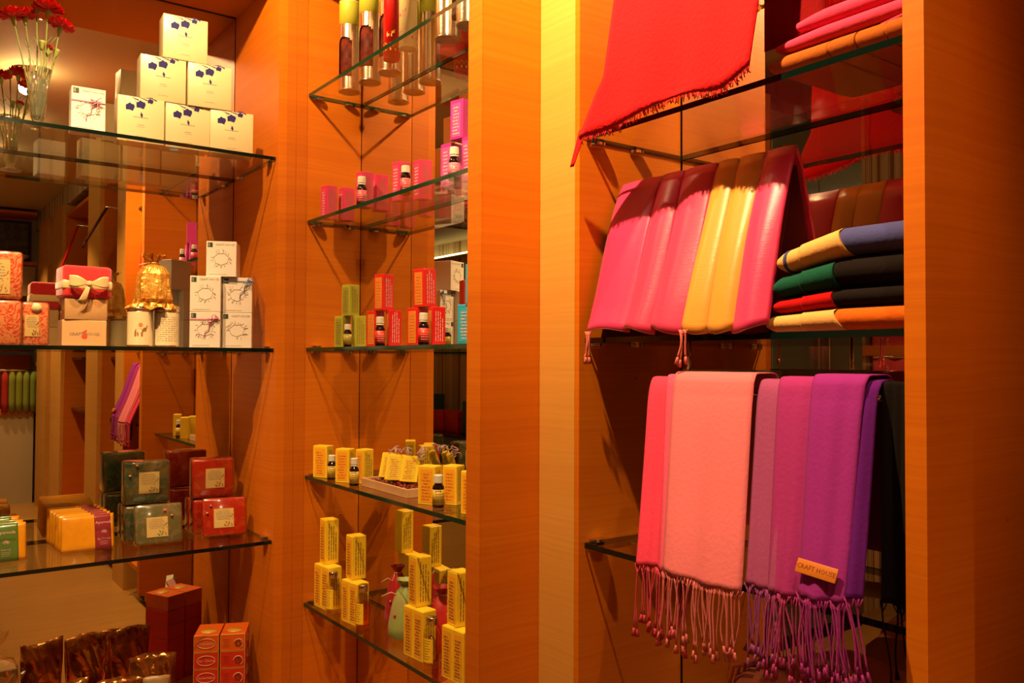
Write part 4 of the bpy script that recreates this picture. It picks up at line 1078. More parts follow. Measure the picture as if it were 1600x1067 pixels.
# ================================================================== LEFT BAY, middle shelf
KRAFT = mat('card_tan', (0.82, 0.50, 0.22), rough=0.3, coat=0.5)
def logo_red(mb, y, cx, cz, s):
    for (dx, dz, r) in ((0, 0, 1.0), (0, 1.5, 0.6), (0.5, 2.1, 0.35)):
        vs = [(cx + dx * s + r * s * math.cos(a), y, cz + dz * s + r * s * 0.9 * math.sin(a)) for a in [2 * PI * k / 12 for k in range(12)]]
        mb.add(vs, [tuple(range(12))], 0)
sb = thing('soap_box', 'tan box printed CRAFT HOUSE with red motif, bottom of the ribboned stack', 'box', (0.3165, 1.925, zl2), -2, 'boxes of the ribboned stack')
MB().box(-0.0405, 0.0405, -0.034, 0.034, 0, 0.0515).put('carton', KRAFT, sb, bevel=0.001, seg=1)
mb = MB(); logo_red(mb, -0.0343, 0, 0.019, 0.0055); mb.put('red_motif', mat('motif_red', (0.80, 0.09, 0.03)), sb)
lettering('CRAFT HOUSE', 0.0085, INK_GR, sb, (0, -0.0346, 0.024), (R(90), 0, 0))
sb2 = thing('soap_box', 'tan plastic-wrapped box in the middle of the ribboned stack', 'box', (0.3175, 1.925, zl2 + 0.0522), 1, 'boxes of the ribboned stack')
MB().box(-0.039, 0.039, -0.034, 0.034, 0, 0.042).put('carton', KRAFT, sb2, bevel=0.0012, seg=1)
MB().box(-0.0396, 0.0396, -0.0346, 0.0346, 0.0, 0.0424).put('plastic_wrap', CELLO, sb2, bevel=0.002, seg=2)
REDC = mat('red_towelling', (0.72, 0.008, 0.012), rough=0.9, sheen=0.4, bump=(160, 0.8, 'noise'))
rb = thing('red_cloth_bundle', 'red cloth-wrapped bundle tied with gold satin bow on top of tan boxes', 'bundle', (0.3185, 1.926, zl2 + 0.0952), 2)
MB().box(-0.0455, 0.0455, -0.038, 0.038, 0, 0.066).put('red_cloth', REDC, rb, bevel=0.008, seg=4)
GSAT = mat('gold_satin', (0.88, 0.62, 0.26), rough=0.28, sheen=0.5)
MB().box(-0.0462, 0.0462, -0.0387, 0.0387, 0.017, 0.037).put('satin_band', GSAT, rb, bevel=0.004, seg=2)
def satin_bow(t, c, s, m):
    mb = MB()
    for sg in (-1, 1):
        def f(a, b, sg=sg):
            w_ = 0.25 + 0.75 * math.sin(min(1, a * 1.1) * PI / 2)
            return (c[0] + sg * a * 1.0 * s, c[1] - 0.25 * s * math.sin(a * PI) - 0.004, c[2] + 0.12 * s * a + (b - 0.5) * 0.62 * s * w_ + 0.03 * s * math.sin(6 * a + b * 4))
        mb.sheet(f, 12, 6, 0.0006)
    def tl(a, b): return (c[0] - 0.35 * s * a + (b - 0.5) * (0.15 + 0.28 * a) * s, c[1] - 0.006 - 0.1 * s * math.sin(a * 3), c[2] - 1.05 * s * a * (1 - 0.12 * abs(b - 0.4)))
    mb.sheet(tl, 8, 5, 0.0006)
    mb.put('bow_loops', m, t)
    MB().box(c[0] - 0.13 * s, c[0] + 0.13 * s, c[1] - 0.010, c[1] - 0.001, c[2] - 0.14 * s, c[2] + 0.14 * s).put('bow_knot', m, t, bevel=0.0025, seg=3)
satin_bow(rb, (0.001, -0.040, 0.030), 0.036, GSAT)
# tins
TINB = mat('tin_cream', (0.80, 0.64, 0.36), rough=0.32, coat=0.3)
for k, (x, lab) in enumerate(((0.4275, 'round cream tin with elephant picture under gold pouch, left one'), (0.4815, 'round cream tin with lines of text under gold pouch, right one'))):
    t = thing('round_tin', lab, 'tin', (x, 1.925, zl2), 0, 'cream tins under the gold pouch')
    MB().lathe([(0.0245, 0.0), (0.0258, 0.001), (0.0258, 0.0025), (0.0252, 0.004), (0.0252, 0.0735), (0.0248, 0.075)], 36, mis=[1, 1, 1, 0, 1]).put('tin_body', [TINB, STEEL], t)
    MB().lathe([(0.0250, 0.0752), (0.0260, 0.0760), (0.0260, 0.0812), (0.0252, 0.0825), (0.003, 0.0826)], 36).put('lid', STEEL, t)
    mb = MB()
    if k == 0:
        elephant(mb, 0.0256, R(-104), 0.026, 0.0021)
        stuff(mb.put('elephant_print', mat('print_tin_brown', (0.40, 0.16, 0.05)), t))
        mb = MB()
        r2 = 0.0256
        for (a0, z_) in ((-100, 0.046),):
            vs = [(r2 * math.cos(R(a0) + 0.0045 / r2 * math.cos(q)), r2 * math.sin(R(a0) + 0.0045 / r2 * math.cos(q)), z_ + 0.0045 * math.sin(q)) for q in [2 * PI * i / 10 for i in range(10)]]
            mb.add(vs, [tuple(range(10))])
        mb.put('rider_print', mat('print_tin_orange', (0.70, 0.30, 0.06)), t)
    else:
        for j in range(12):
            for q in range(9):
                a0 = R(-150 + q * 13); a1 = a0 + R(10 if (q + j) % 4 else 5); r2 = 0.0256; z_ = 0.063 - j * 0.0045
                mb.add([(r2 * math.cos(a0), r2 * math.sin(a0), z_), (r2 * math.cos(a1), r2 * math.sin(a1), z_), (r2 * math.cos(a1), r2 * math.sin(a1), z_ + 0.0008), (r2 * math.cos(a0), r2 * math.sin(a0), z_ + 0.0008)], [(0, 1, 2, 3)])
        mb.put('small_print', SKETCH, t)
# gold mesh pouch
GOLD = mat('gold_mesh', (0.95, 0.56, 0.10), rough=0.30, metal=0.45, bump=(70, 2.5, 'noise'), noise=(40, 1.0, (0.75, 0.30, 0.03)))
gp = thing('gold_mesh_pouch', 'gathered gold mesh pouch standing on two cream tins', 'pouch', (0.4545, 1.928, zl2 + 0.0835))
mb = MB(); n = 40
prof = [(0.046, -0.002), (0.043, 0.004), (0.039, 0.010), (0.0370, 0.018), (0.0345, 0.045), (0.0315, 0.072), (0.024, 0.086), (0.0095, 0.094), (0.0085, 0.098), (0.017, 0.107), (0.024, 0.114)]
rnd = random.Random(8)
for j, (r, z_) in enumerate(prof):
    for k in range(n):
        a = 2 * PI * k / n; f = 1 + 0.05 * math.sin(11 * a + j) + 0.04 * math.sin(7 * a) + rnd.uniform(-0.035, 0.035) + (0.16 * math.sin(13 * a) if j in (0, 1, 9, 10) else 0)
        mb.v.append((r * f * math.cos(a), r * f * math.sin(a) * (0.8 if j < 3 else 1), z_ + (0.003 * math.sin(9 * a) if j > 8 else (0.004 * math.sin(8 * a + 1) if j < 2 else 0))))
for j in range(len(prof) - 1):
    for k in range(n):
        a, b = j * n + k, j * n + (k + 1) % n; mb.f.append((a, b, b + n)); mb.f.append((a, b + n, a + n)); mb.m += [0, 0]; mb.s += [False, False]
mb.put('mesh_bag', GOLD, gp)
MB().tube([(0.010 * math.cos(a), 0.010 * math.sin(a), 0.096) for a in [2 * PI * k / 12 for k in range(13)]], 0.0018, 6).put('gold_cord', GSAT, gp)
MB().tube([(-0.01, -0.002, 0.096), (-0.022, -0.006, 0.093), (-0.032, -0.006, 0.090)], 0.001, 5).put('gold_cord', GSAT, gp)
# red and gold wrapped packs
REDG = pattern_mat('wrap_red_gold', (0.70, 0.07, 0.03), (0.84, 0.32, 0.12), 46, 0.5, 0.3, 0.5, 4)
LABC = mat('label_cream', (0.85, 0.62, 0.22), rough=0.35, coat=0.4)
def wrapped(x, y, z, w_, d_, h_, m, lab, rz=0, tilt=(0, 0), lx=0.0, lz=0.5, lw=0.45, lh=0.5, seal=False, group=None, bev=0.006, tuft=False, beads=None, inkc=None):
    t = thing('wrapped_pack', lab, 'packet', (x, y, z), group=group, rot=(R(tilt[0]), R(tilt[1]), R(rz)))
    MB().box(-w_ / 2, w_ / 2, -d_ / 2, d_ / 2, 0, h_).put('wrapping', m, t, bevel=bev, seg=3)
    y_ = -d_ / 2 - 0.0005
    if lw:
        lb = MB().box(lx - lw * w_ / 2, lx + lw * w_ / 2, y_ - 0.0006, y_, h_ * (lz - lh / 2), h_ * (lz + lh / 2)).put('label', LABC, t)
        mb = MB(); lines(mb, (lx - lw * w_ * 0.4, y_ - 0.0009, h_ * (lz - lh * 0.1)), (lw * w_ * 0.8, 0, 0), (0, 0, h_ * lh * 0.52), 6, 0, 0.25, 4, 0.12)
        mb.put('small_print', INK_GR, t)
        mb = MB(); rnd = random.Random(4)
        for k in range(26):
            u = rnd.random(); v = rnd.random() * (0.15 + 0.75 * u)
            px, pz = lx + lw * w_ * (-0.02 + 0.48 * u), h_ * (lz - lh * 0.48) + h_ * lh * 0.85 * v
            mb.add([(px, y_ - 0.001, pz), (px + 0.0016, y_ - 0.001, pz + 0.0008), (px + 0.0012, y_ - 0.001, pz + 0.0026), (px - 0.0004, y_ - 0.001, pz + 0.002)], [(0, 1, 2, 3)])
        mb.put('vine_print', inkc or mat('ink_vine', (0.45, 0.20, 0.05)), t)
    if seal:
        MB().lathe([(0.0001, 0.0), (0.0095, 0.0), (0.0095, 0.0012), (0.0001, 0.0013)], 18).put('round_seal', mat('seal_cream', (0.86, 0.70, 0.36)), t, loc=(lx + 0.008, y_ + 0.0, h_ * 0.87), rot=(R(90), 0, 0))
    if beads:
        for (bx, bz) in beads:
            MB().lathe([(0.0, -0.0026), (0.0024, -0.0015), (0.003, 0), (0.0024, 0.0015), (0.0, 0.0026)], 10).put('bead', mat('bead_rose', (0.62, 0.30, 0.20), rough=0.2), t, loc=(bx, y_ - 0.002, bz))
    MB().box(-w_ / 2 - 0.001, w_ / 2 + 0.001, -d_ / 2 - 0.002, d_ / 2 + 0.001, -0.0, h_ + 0.0012).put('plastic_wrap', CELLO, t, bevel=bev, seg=3)
    return t
GR = 'red and gold wrapped packs'
wrapped(0.1560, 1.930, zl2, 0.100, 0.05, 0.0865, REDG, 'red and gold wrapped pack with round seal, lower left at photo edge', lx=-0.012, lz=0.42, lw=0.45, lh=0.62, seal=True, group=GR)
wrapped(0.2320, 1.948, zl2, 0.049, 0.05, 0.0855, REDG, 'red and gold wrapped pack with round seal, lower right next to tan boxes', lx=-0.006, lz=0.46, lw=0.5, lh=0.5, seal=True, group=GR)
wrapped(0.1560, 1.932, zl2 + 0.0895, 0.101, 0.05, 0.092, REDG, 'red and gold wrapped pack standing on the lower pair', lx=0.002, lz=0.46, lw=0.55, lh=0.72, group=GR)

# ================================================================== LEFT BAY, lower shelf
zl3 = LZ[2] + GT + 0.0003
ORSA = mat('sachet_orange', (0.86, 0.36, 0.01), rough=0.18, coat=0.7, noise=(60, 0.5, (0.80, 0.28, 0.01))); BURG = mat('band_burgundy', (0.30, 0.025, 0.04), rough=0.3, coat=0.5)
GBND = mat('band_green', (0.10, 0.20, 0.03), rough=0.3, coat=0.5)
def sachet_mesh(kind):
    w_, h_, d_ = 0.104, 0.073, 0.0165
    b0, b1 = (0.62, 0.93) if kind == 'o' else (0.42, 0.86)
    nu, nv = 24, 10
    def surf(front, lo=0.0, hi=1.0, off=0.0):
        def f(a, b):
            u = lo + (hi - lo) * a
            bulge = d_ / 2 * (math.sin(PI * min(max(u, 0), 1)) ** 0.35) * (1 - b) ** 0.55 * (0.35 + 0.65 * min(1, b * 6 + 0.3))
            y = (-1 if front else 1) * (bulge + 0.0008 + off) + 0.012 * b - 0.004
            x = (u - 0.5) * w_ * (1 - 0.03 * b)
            return (x, y, h_ * b)
        return f
    mb = MB(); mb.sheet(surf(True), nu, nv, 0.0004, 0)
    def back(a, b): return surf(False)(1 - a, b)
    mb.sheet(back, nu, nv, 0.0004, 0)
    body = mb.mesh('sachet_body', [ORSA], weld=False)
    mb = MB(); mb.sheet(surf(True, b0, b1, 0.0009), 10, nv, 0.0003)
    band = mb.mesh('paper_band', [BURG if kind == 'o' else GBND])
    return body, band
for kind, x0, ys, gname in (('o', 0.344, (1.986, 2.014, 2.042, 2.070, 2.098, 2.126), 'orange sachets with burgundy bands'), ('g', 0.178, (1.975, 2.005, 2.060, 2.092), 'orange sachets with green bands')):
    body, band = sachet_mesh(kind)
    ordn = ['frontmost of its row', 'second of its row', 'third of its row', 'fourth of its row', 'fifth of its row', 'last of its row, against mirror']
    for k, y in enumerate(ys):
        t = thing('spice_sachet', 'glossy orange sachet with %s band on lower left shelf, %s' % ('burgundy' if kind == 'o' else 'green', ordn[k] if not (kind == 'g' and k == 3) else ordn[5]),
                  'sachet', (x0 - 0.0015 * k, y, zl3), 0, gname)
        link('sachet_body', body, t); link('paper_band', band, t)
        cxb = 0.104 * ((0.775 if kind == 'o' else 0.64) - 0.5)
        if k < 3:
            tl_ = R(84)
            lettering('Ayurveda' if kind == 'o' else 'Ayurveda', 0.0085, INK_W, t, (cxb, -0.0098, 0.058), (tl_, 0, 0), bold=0.0001)
        if k == 0:
            mb = MB(); lt = (cxb, -0.0145, 0.036)
            for q in range(7):
                a = R(-60 + 20 * q) + PI / 2; L = 0.008 if q in (0, 6) else 0.0075
                p0 = Vector((lt[0], lt[1], lt[2])); p1 = p0 + Vector((math.cos(a) * L, 0.0006, math.sin(a) * L)); sd = Vector((math.sin(a), 0, -math.cos(a))) * 0.0016
                pm_ = (p0 + p1) / 2
                mb.tube([p0, pm_ + sd, p1, pm_ - sd, p0], 0.0003, 4)
            mb.put('lotus_print', INK_W, t)
            lettering('Spa Therapy' if kind == 'o' else 'KAPHA', 0.0052, INK_W, t, (cxb, -0.0152, 0.0245), (R(86), 0, 0))
            mb = MB(); lines(mb, (cxb - 0.012, -0.0150, 0.011), (0.024, 0, 0), (0, 0.0004, 0.010), 3, 0, 0.2, 3, 0.1); mb.put('small_print', INK_W, t)
GWR = pattern_mat('wrap_green', (0.05, 0.10, 0.05), (0.15, 0.13, 0.05), 30, 0.52, 0.22, 0.9, 2)
GWR2 = pattern_mat('wrap_olive', (0.16, 0.16, 0.06), (0.24, 0.20, 0.10), 26, 0.52, 0.22, 0.9, 2)
RWR = pattern_mat('wrap_crimson', (0.50, 0.022, 0.006), (0.60, 0.05, 0.012), 24, 0.55, 0.22, 0.9, 2)
VG = mat('ink_vine_green', (0.10, 0.22, 0.05)); VR = mat('ink_vine_red', (0.55, 0.06, 0.02))
GG = 'green wrapped packs'; RRg = 'crimson wrapped packs'
hb = 0.0785
wrapped(0.4700, 2.035, zl3, 0.094, 0.034, hb, GWR, 'dark green glossy pack standing behind the leaning green one', group=GG, lw=0)
wrapped(0.4700, 2.075, zl3, 0.094, 0.034, hb, GWR, 'dark green glossy pack standing at back against mirror', group=GG, lw=0)
wrapped(0.4800, 1.962, zl3 + 0.001, 0.096, 0.030, 0.085, GWR2, 'olive green glossy pack leaning in front of the green stack', rz=-4, tilt=(-14, 0), lz=0.42, lx=-0.004, group=GG, beads=((0.012, 0.070), (0.026, 0.058)), inkc=VG)
wrapped(0.4690, 2.040, zl3 + hb + 0.003, 0.094, 0.045, 0.094, GWR, 'dark green glossy pack with cream label on top of the green stack', rz=-3, lz=0.5, lx=0.004, group=GG, beads=((-0.036, 0.064), (-0.022, 0.086)), inkc=VG)
wrapped(0.6180, 2.040, zl3, 0.094, 0.034, hb, RWR, 'crimson glossy pack standing behind the leaning crimson one', group=RRg, lw=0)
wrapped(0.6180, 2.080, zl3, 0.094, 0.034, hb, RWR, 'crimson glossy pack standing at back against mirror', group=RRg, lw=0)
wrapped(0.6240, 1.968, zl3 + 0.001, 0.096, 0.030, 0.085, RWR, 'crimson glossy pack leaning in front of the crimson stack', rz=-10, tilt=(-14, 0), lz=0.46, lx=-0.002, group=RRg, beads=((-0.030, 0.068), (-0.038, 0.052)), inkc=VR)
wrapped(0.6170, 2.046, zl3 + hb + 0.003, 0.094, 0.045, 0.090, RWR, 'crimson glossy pack with cream label on top of the crimson stack', rz=-6, lz=0.5, lx=0.004, group=RRg, inkc=VR)

# ================================================================== LEFT BAY, floor of the cabinet
zb = BOT + 0.0003
TEA_R = mat('tea_red', (0.68, 0.028, 0.006), rough=0.4); TEA_O = mat('tea_orange', (0.78, 0.12, 0.006), rough=0.4); TEA_Y = mat('tea_gold', (0.75, 0.40, 0.05), rough=0.4)
INK_P = ink('peach', (0.85, 0.45, 0.28))
def teabox(x, y, z, rot, lab, red, word, pict):
    t = thing('tea_box', lab, 'box', (x, y, z), rot, 'red and orange tea boxes')
    w_, d_, h_ = 0.053, 0.085, 0.0365
    m = TEA_R if red else TEA_O
    link('carton', cached(('tea', m.name), lambda: MB().box(-w_ / 2, w_ / 2, -d_ / 2, d_ / 2, 0, h_).mesh('carton', [m], bevel=0.0006, seg=1)), t)
    def edges():
        mb = MB(); e = 0.0011
        for (a, b) in (((-w_ / 2, w_ / 2), (0.0003, e)), ((-w_ / 2, w_ / 2), (h_ - e, h_ - 0.0003))):
            mb.box(a[0], a[1], -d_ / 2 - 0.0003, -d_ / 2 + 0.0001, b[0], b[1])
        mb.box(-w_ / 2, -w_ / 2 + e, -d_ / 2 - 0.0003, -d_ / 2 + 0.0001, e, h_ - e); mb.box(w_ / 2 - e, w_ / 2, -d_ / 2 - 0.0003, -d_ / 2 + 0.0001, e, h_ - e)
        return mb.mesh('gold_border', [TEA_Y])
    link('gold_border', cached('teae', edges), t)
    y_ = -d_ / 2 - 0.0005
    def oval():
        mb = MB(); mb.tube([(0.019 * math.cos(a), y_, h_ / 2 + 0.0105 * math.sin(a)) for a in [2 * PI * k / 24 for k in range(25)]], 0.0007, 4); return mb.mesh('oval_print', [INK_P])
    def dish():
        mb = MB(); cx = 0.012
        mb.tube([(cx + 0.010 * math.cos(a), y_, h_ * 0.42 + 0.010 * math.sin(a)) for a in [R(-60 + 8 * k) for k in range(31)]], 0.0009, 4)
        for q in range(5):
            a = q * 1.3; mb.add([(cx + 0.005 * math.cos(a) + 0.0028 * math.cos(b), y_ - 0.0002, h_ * 0.42 + 0.005 * math.sin(a) + 0.0028 * math.sin(b)) for b in [2 * PI * k / 7 for k in range(7)]], [tuple(range(7))], 1)
        lines(mb, (-0.022, y_, h_ * 0.2), (0.018, 0, 0), (0, 0, h_ * 0.55), 5, 1, 0.2, 5, 0.15)
        return mb.mesh('picture_print', [INK_P, mat('tea_brown', (0.22, 0.03, 0.01))])
    if pict: link('picture_print', cached('tead', dish), t)
    else:
        link('oval_print', cached('teao', oval), t)
        lettering(word, 0.0082, INK_P, t, (0, y_ - 0.0002, h_ / 2), (R(90), 0, 0), bold=0.0001)
    # oval on the right side and on the lid
    link('oval_print', cached('teas', lambda: MB().tube([(w_ / 2 + 0.0004, 0.020 * math.cos(a), h_ / 2 + 0.0095 * math.sin(a)) for a in [2 * PI * k / 24 for k in range(25)]], 0.0006, 4).mesh('oval_print', [INK_P])), t)
    link('lid_oval', cached('teal', lambda: MB().lathe([(0.0001, 0), (0.017, 0), (0.017, 0.0003), (0.0001, 0.0003)], 24).mesh('lid_oval', [TEA_Y])), t, (0, -0.01, h_ + 0.0001))
words = ['Ceylon', 'Darjeeling', 'Peppermint', 'Her Champ', 'Herbery', 'Premium']
for col, (x, y) in enumerate(((0.5930, 1.967), (0.6435, 1.943))):
    for k in range(6):
        nm = ['bottom', 'second', 'third', 'fourth', 'fifth', 'top'][k]
        teabox(x, y, zb + k * 0.0372, -25, '%s tea box, %s of the %s column' % ('orange' if k == 5 else 'red', nm, 'left' if col == 0 else 'right'), k != 5, ['Ceylon', 'Darjeeling', 'Peppermint', 'Spearmint', 'Her Champ', 'Premium'][k], col == 1)
FOIL = mat('pouch_foil_brown', (0.62, 0.28, 0.06), rough=0.16, metal=0.85, bump=(22, 2.5, 'noise'), noise=(16, 1.0, (0.40, 0.13, 0.03)))
FLAB = mat('pouch_label', (0.55, 0.33, 0.14), rough=0.4)
def foil(x, y, z, w_, h_, lab, rz, lz=(0.25, 0.72)):
    t = thing('foil_pouch', lab, 'pouch', (x, y, z), rz, 'brown foil pouches')
    rnd = random.Random(int(x * 999)); p = [rnd.uniform(0, 6) for _ in range(5)]
    def f(side, off=0.0, u0=0, u1=1, b0=0, b1=1):
        def g(a, b):
            a = u0 + (u1 - u0) * a; b = b0 + (b1 - b0) * b
            bul = 0.026 * (1 - b) ** 0.6 * math.sin(PI * a) ** 0.5
            cr = 0.0030 * math.sin(9 * a + p[0] + 5 * b) * math.sin(7 * b + p[1]) + 0.002 * math.sin(21 * a + p[2] + 11 * b)
            return ((a - 0.5) * w_ * (0.92 + 0.1 * b), side * (bul + 0.0012 + off) + cr, h_ * b + 0.004 * math.sin(a * 5 + p[3]) * b)
        return g
    mb = MB(); mb.sheet(f(-1), 20, 14, 0.0006); g2 = f(1); mb.sheet(lambda a, b: g2(1 - a, b), 20, 14, 0.0006)
    mb.put('pouch_body', FOIL, t)
    mb = MB(); mb.sheet(f(-1, 0.0022, 0.12, 0.88, lz[0], lz[1]), 12, 8, 0.0004); mb.put('paper_label', FLAB, t)
foil(0.4900, 2.040, zb, 0.098, 0.168, 'brown foil pouch with cream label, rightmost on cabinet floor', -12)
foil(0.4040, 1.975, zb, 0.098, 0.150, 'brown foil pouch with gold glints, middle one on cabinet floor', -10)
foil(0.3050, 2.000, zb, 0.092, 0.158, 'brown foil pouch, left one next to the cellophane gift', -10)
foil(0.4500, 1.905, zb, 0.095, 0.128, 'brown foil pouch lowest in front on cabinet floor', -10)
cg = thing('cellophane_gift', 'small gift box gathered in clear cellophane at lower left corner', 'gift', (0.2000, 2.005, zb))
MB().box(-0.050, 0.050, -0.04, 0.04, 0, 0.120).put('gift_box', mat('gift_tan', (0.60, 0.36, 0.14), rough=0.4), cg, bevel=0.002, seg=1)
mb = MB(); n = 30; rnd = random.Random(2)
prof = [(1.18, 0.0), (1.18, 0.08), (1.10, 0.124), (0.5, 0.140), (0.16, 0.150), (0.28, 0.165), (0.55, 0.185), (0.75, 0.200)]
for j, (q, z_) in enumerate(prof):
    for k in range(n):
        a = 2 * PI * k / n; sq = 1 / max(abs(math.cos(a)) ** 1, abs(math.sin(a)) ** 1) if j < 3 else 1.1
        rr = q * 0.046 * min(sq, 1.35) * (1 + 0.10 * rnd.uniform(-1, 1) * (1 if j > 2 else 0.2))
        mb.v.append((rr * math.cos(a), rr * 0.8 * math.sin(a), z_ + 0.012 * rnd.uniform(-1, 1) * (1 if j > 5 else 0)))
for j in range(len(prof) - 1):
    for k in range(n):
        a, b = j * n + k, j * n + (k + 1) % n; mb.f.append((a, b, b + n)); mb.f.append((a, b + n, a + n)); mb.m += [0, 0]; mb.s += [False, False]
mb.put('cellophane', CELLO, cg)
MB().tube([(0.009 * math.cos(a), 0.009 * math.sin(a), 0.150) for a in [2 * PI * k / 12 for k in range(13)]], 0.002, 6).put('tie', BLACK, cg)
# loose tester boxes on the floor of the middle bay (seen in the left mirror)
for k, (x, y, c_, nm) in enumerate(((0.80, 1.30, 'p', 'pink'), (0.79, 1.24, 'y', 'cream'), (0.83, 1.36, 'p', 'pink'), (0.86, 1.40, 'p', 'pink'), (0.84, 1.48, 'y', 'cream'))):
    o = MB().box(-0.012, 0.012, -0.012, 0.012, 0, 0.06).put('tester_box', mat('tester_pink', (0.68, 0.28, 0.26)) if c_ == 'p' else mat('tester_cream', (0.80, 0.70, 0.36)), None, (x, y, BOT + 0.034), (R(40 + 5 * k), R(10 * k - 20), R(30 * k)), bevel=0.0006, seg=1)
    tag(o, ['pink tester box lying nearest the cabinet front, seen in left mirror', 'cream tester box lying beside the front pink one, seen in left mirror', 'pink tester box lying second from front, seen in left mirror',
            'pink tester box lying deepest in the centre cabinet floor', 'cream tester box lying apart at far end, seen in left mirror'][k], 'box', 'loose tester boxes')

# ================================================================== RIGHT BAY: SCARVES
def cloth(name, c, rough=0.9, sheen=0.5, bump=0.35, sc_=420):
    return mat(name, c, rough=rough, sheen=0.02, spec=0.06, bump=(sc_, bump, 'weave'))
def fringe(t, pts, n, length, m, seed=0, rad=0.0011, spread=0.008, name='fringe', drift=(0, 0), tuft=0.0028):
    """twisted strands with tufted ends hanging from the hem polyline pts"""
    rnd = random.Random(seed); mb = MB(); pts = [Vector(p) for p in pts]
    for k in range(n):
        q = (k + 0.5 + rnd.uniform(-0.25, 0.25)) / n * (len(pts) - 1); i = min(int(q), len(pts) - 2); p = pts[i].lerp(pts[i + 1], q - i)
        L = length * rnd.uniform(0.82, 1.12); ph = rnd.uniform(0, 6.28); am = rnd.uniform(0.0, 0.0035)
        dy = rnd.uniform(-spread, spread) + drift[1]; dx = rnd.uniform(-0.004, 0.003) + drift[0]
        st = []
        for j in range(9):
            f = j / 8
            st.append(p + Vector((dx * f, dy * f + am * math.sin(ph + f * 5), -L * f)))
        # two strands leave the hem and join into one twisted cord
        for sgn in (-1, 1):
            mb.tube([p + Vector((0, sgn * 0.0038, 0.001)), p.lerp(st[1], 0.6) + Vector((0, sgn * 0.0018, 0)), st[1]], rad * 0.7, 4)
        mb.tube(st, rad, 5)
        d = (st[-1] - st[-2]).normalized()
        mb.tube([st[-1] - d * 0.001, st[-1] + d * 0.002, st[-1] + d * 0.009], [rad * 1.2, rad * 1.7, tuft], 6)
    return stuff(mb.put(name, m, t))

# ---- draped satin scarves on the middle shelf
zr3 = RZ[2] + GT + 0.0003
st_ = thing('added_scarf_support', 'added dark bent card support under the draped satin scarves', 'stand', (0.915, 0.805, zr3))  # added support that holds the draped scarves up
MB().sheet(lambda a, b: (-0.052 + 0.055 * b, (a - 0.5) * 0.30, 0.212 * b), 2, 2, 0.002).put('front_leaf', mat('support_card', (0.10, 0.012, 0.01), rough=0.9, spec=0.05), st_)
MB().sheet(lambda a, b: (0.0035 + 0.052 * b, (a - 0.5) * 0.30, 0.212 * (1 - b)), 2, 2, 0.002).put('rear_leaf', mat('support_card', (0.1, 0.012, 0.01)), st_)
SAT = {'pink': mat('satin_pink', (0.80, 0.040, 0.16), rough=0.36, sheen=0.05, spec=0.35, bump=(120, 0.15, 'stretch')),
       'rose': mat('satin_rose', (0.80, 0.045, 0.14), rough=0.36, sheen=0.05, spec=0.35, bump=(120, 0.15, 'stretch')),
       'gold': mat('satin_gold', (0.84, 0.34, 0.045), rough=0.34, sheen=0.05, spec=0.35, bump=(120, 0.15, 'stretch'))}
STR = (('pink', 1.0561, 0.9600, 1.1446, 1.0380, 'pink satin scarf draped leftmost on the middle right shelf'),
       ('rose', 0.9600, 0.9126, 1.0460, 0.9800, 'pink satin scarf draped second from left, narrow fold'),
       ('rose', 0.9126, 0.8480, 0.9850, 0.9130, 'pink satin scarf draped third from left'),
       ('gold', 0.8480, 0.8099, 0.9180, 0.8640, 'gold satin scarf draped next to the pink ones'),
       ('gold', 0.8099, 0.7627, 0.8660, 0.8120, 'gold satin scarf draped next to rightmost pink fold'),
       ('pink', 0.7627, 0.7122, 0.8230, 0.7600, 'pink satin scarf draped rightmost before the folded shawls'))
AX, AZ = 0.912, 0.2675
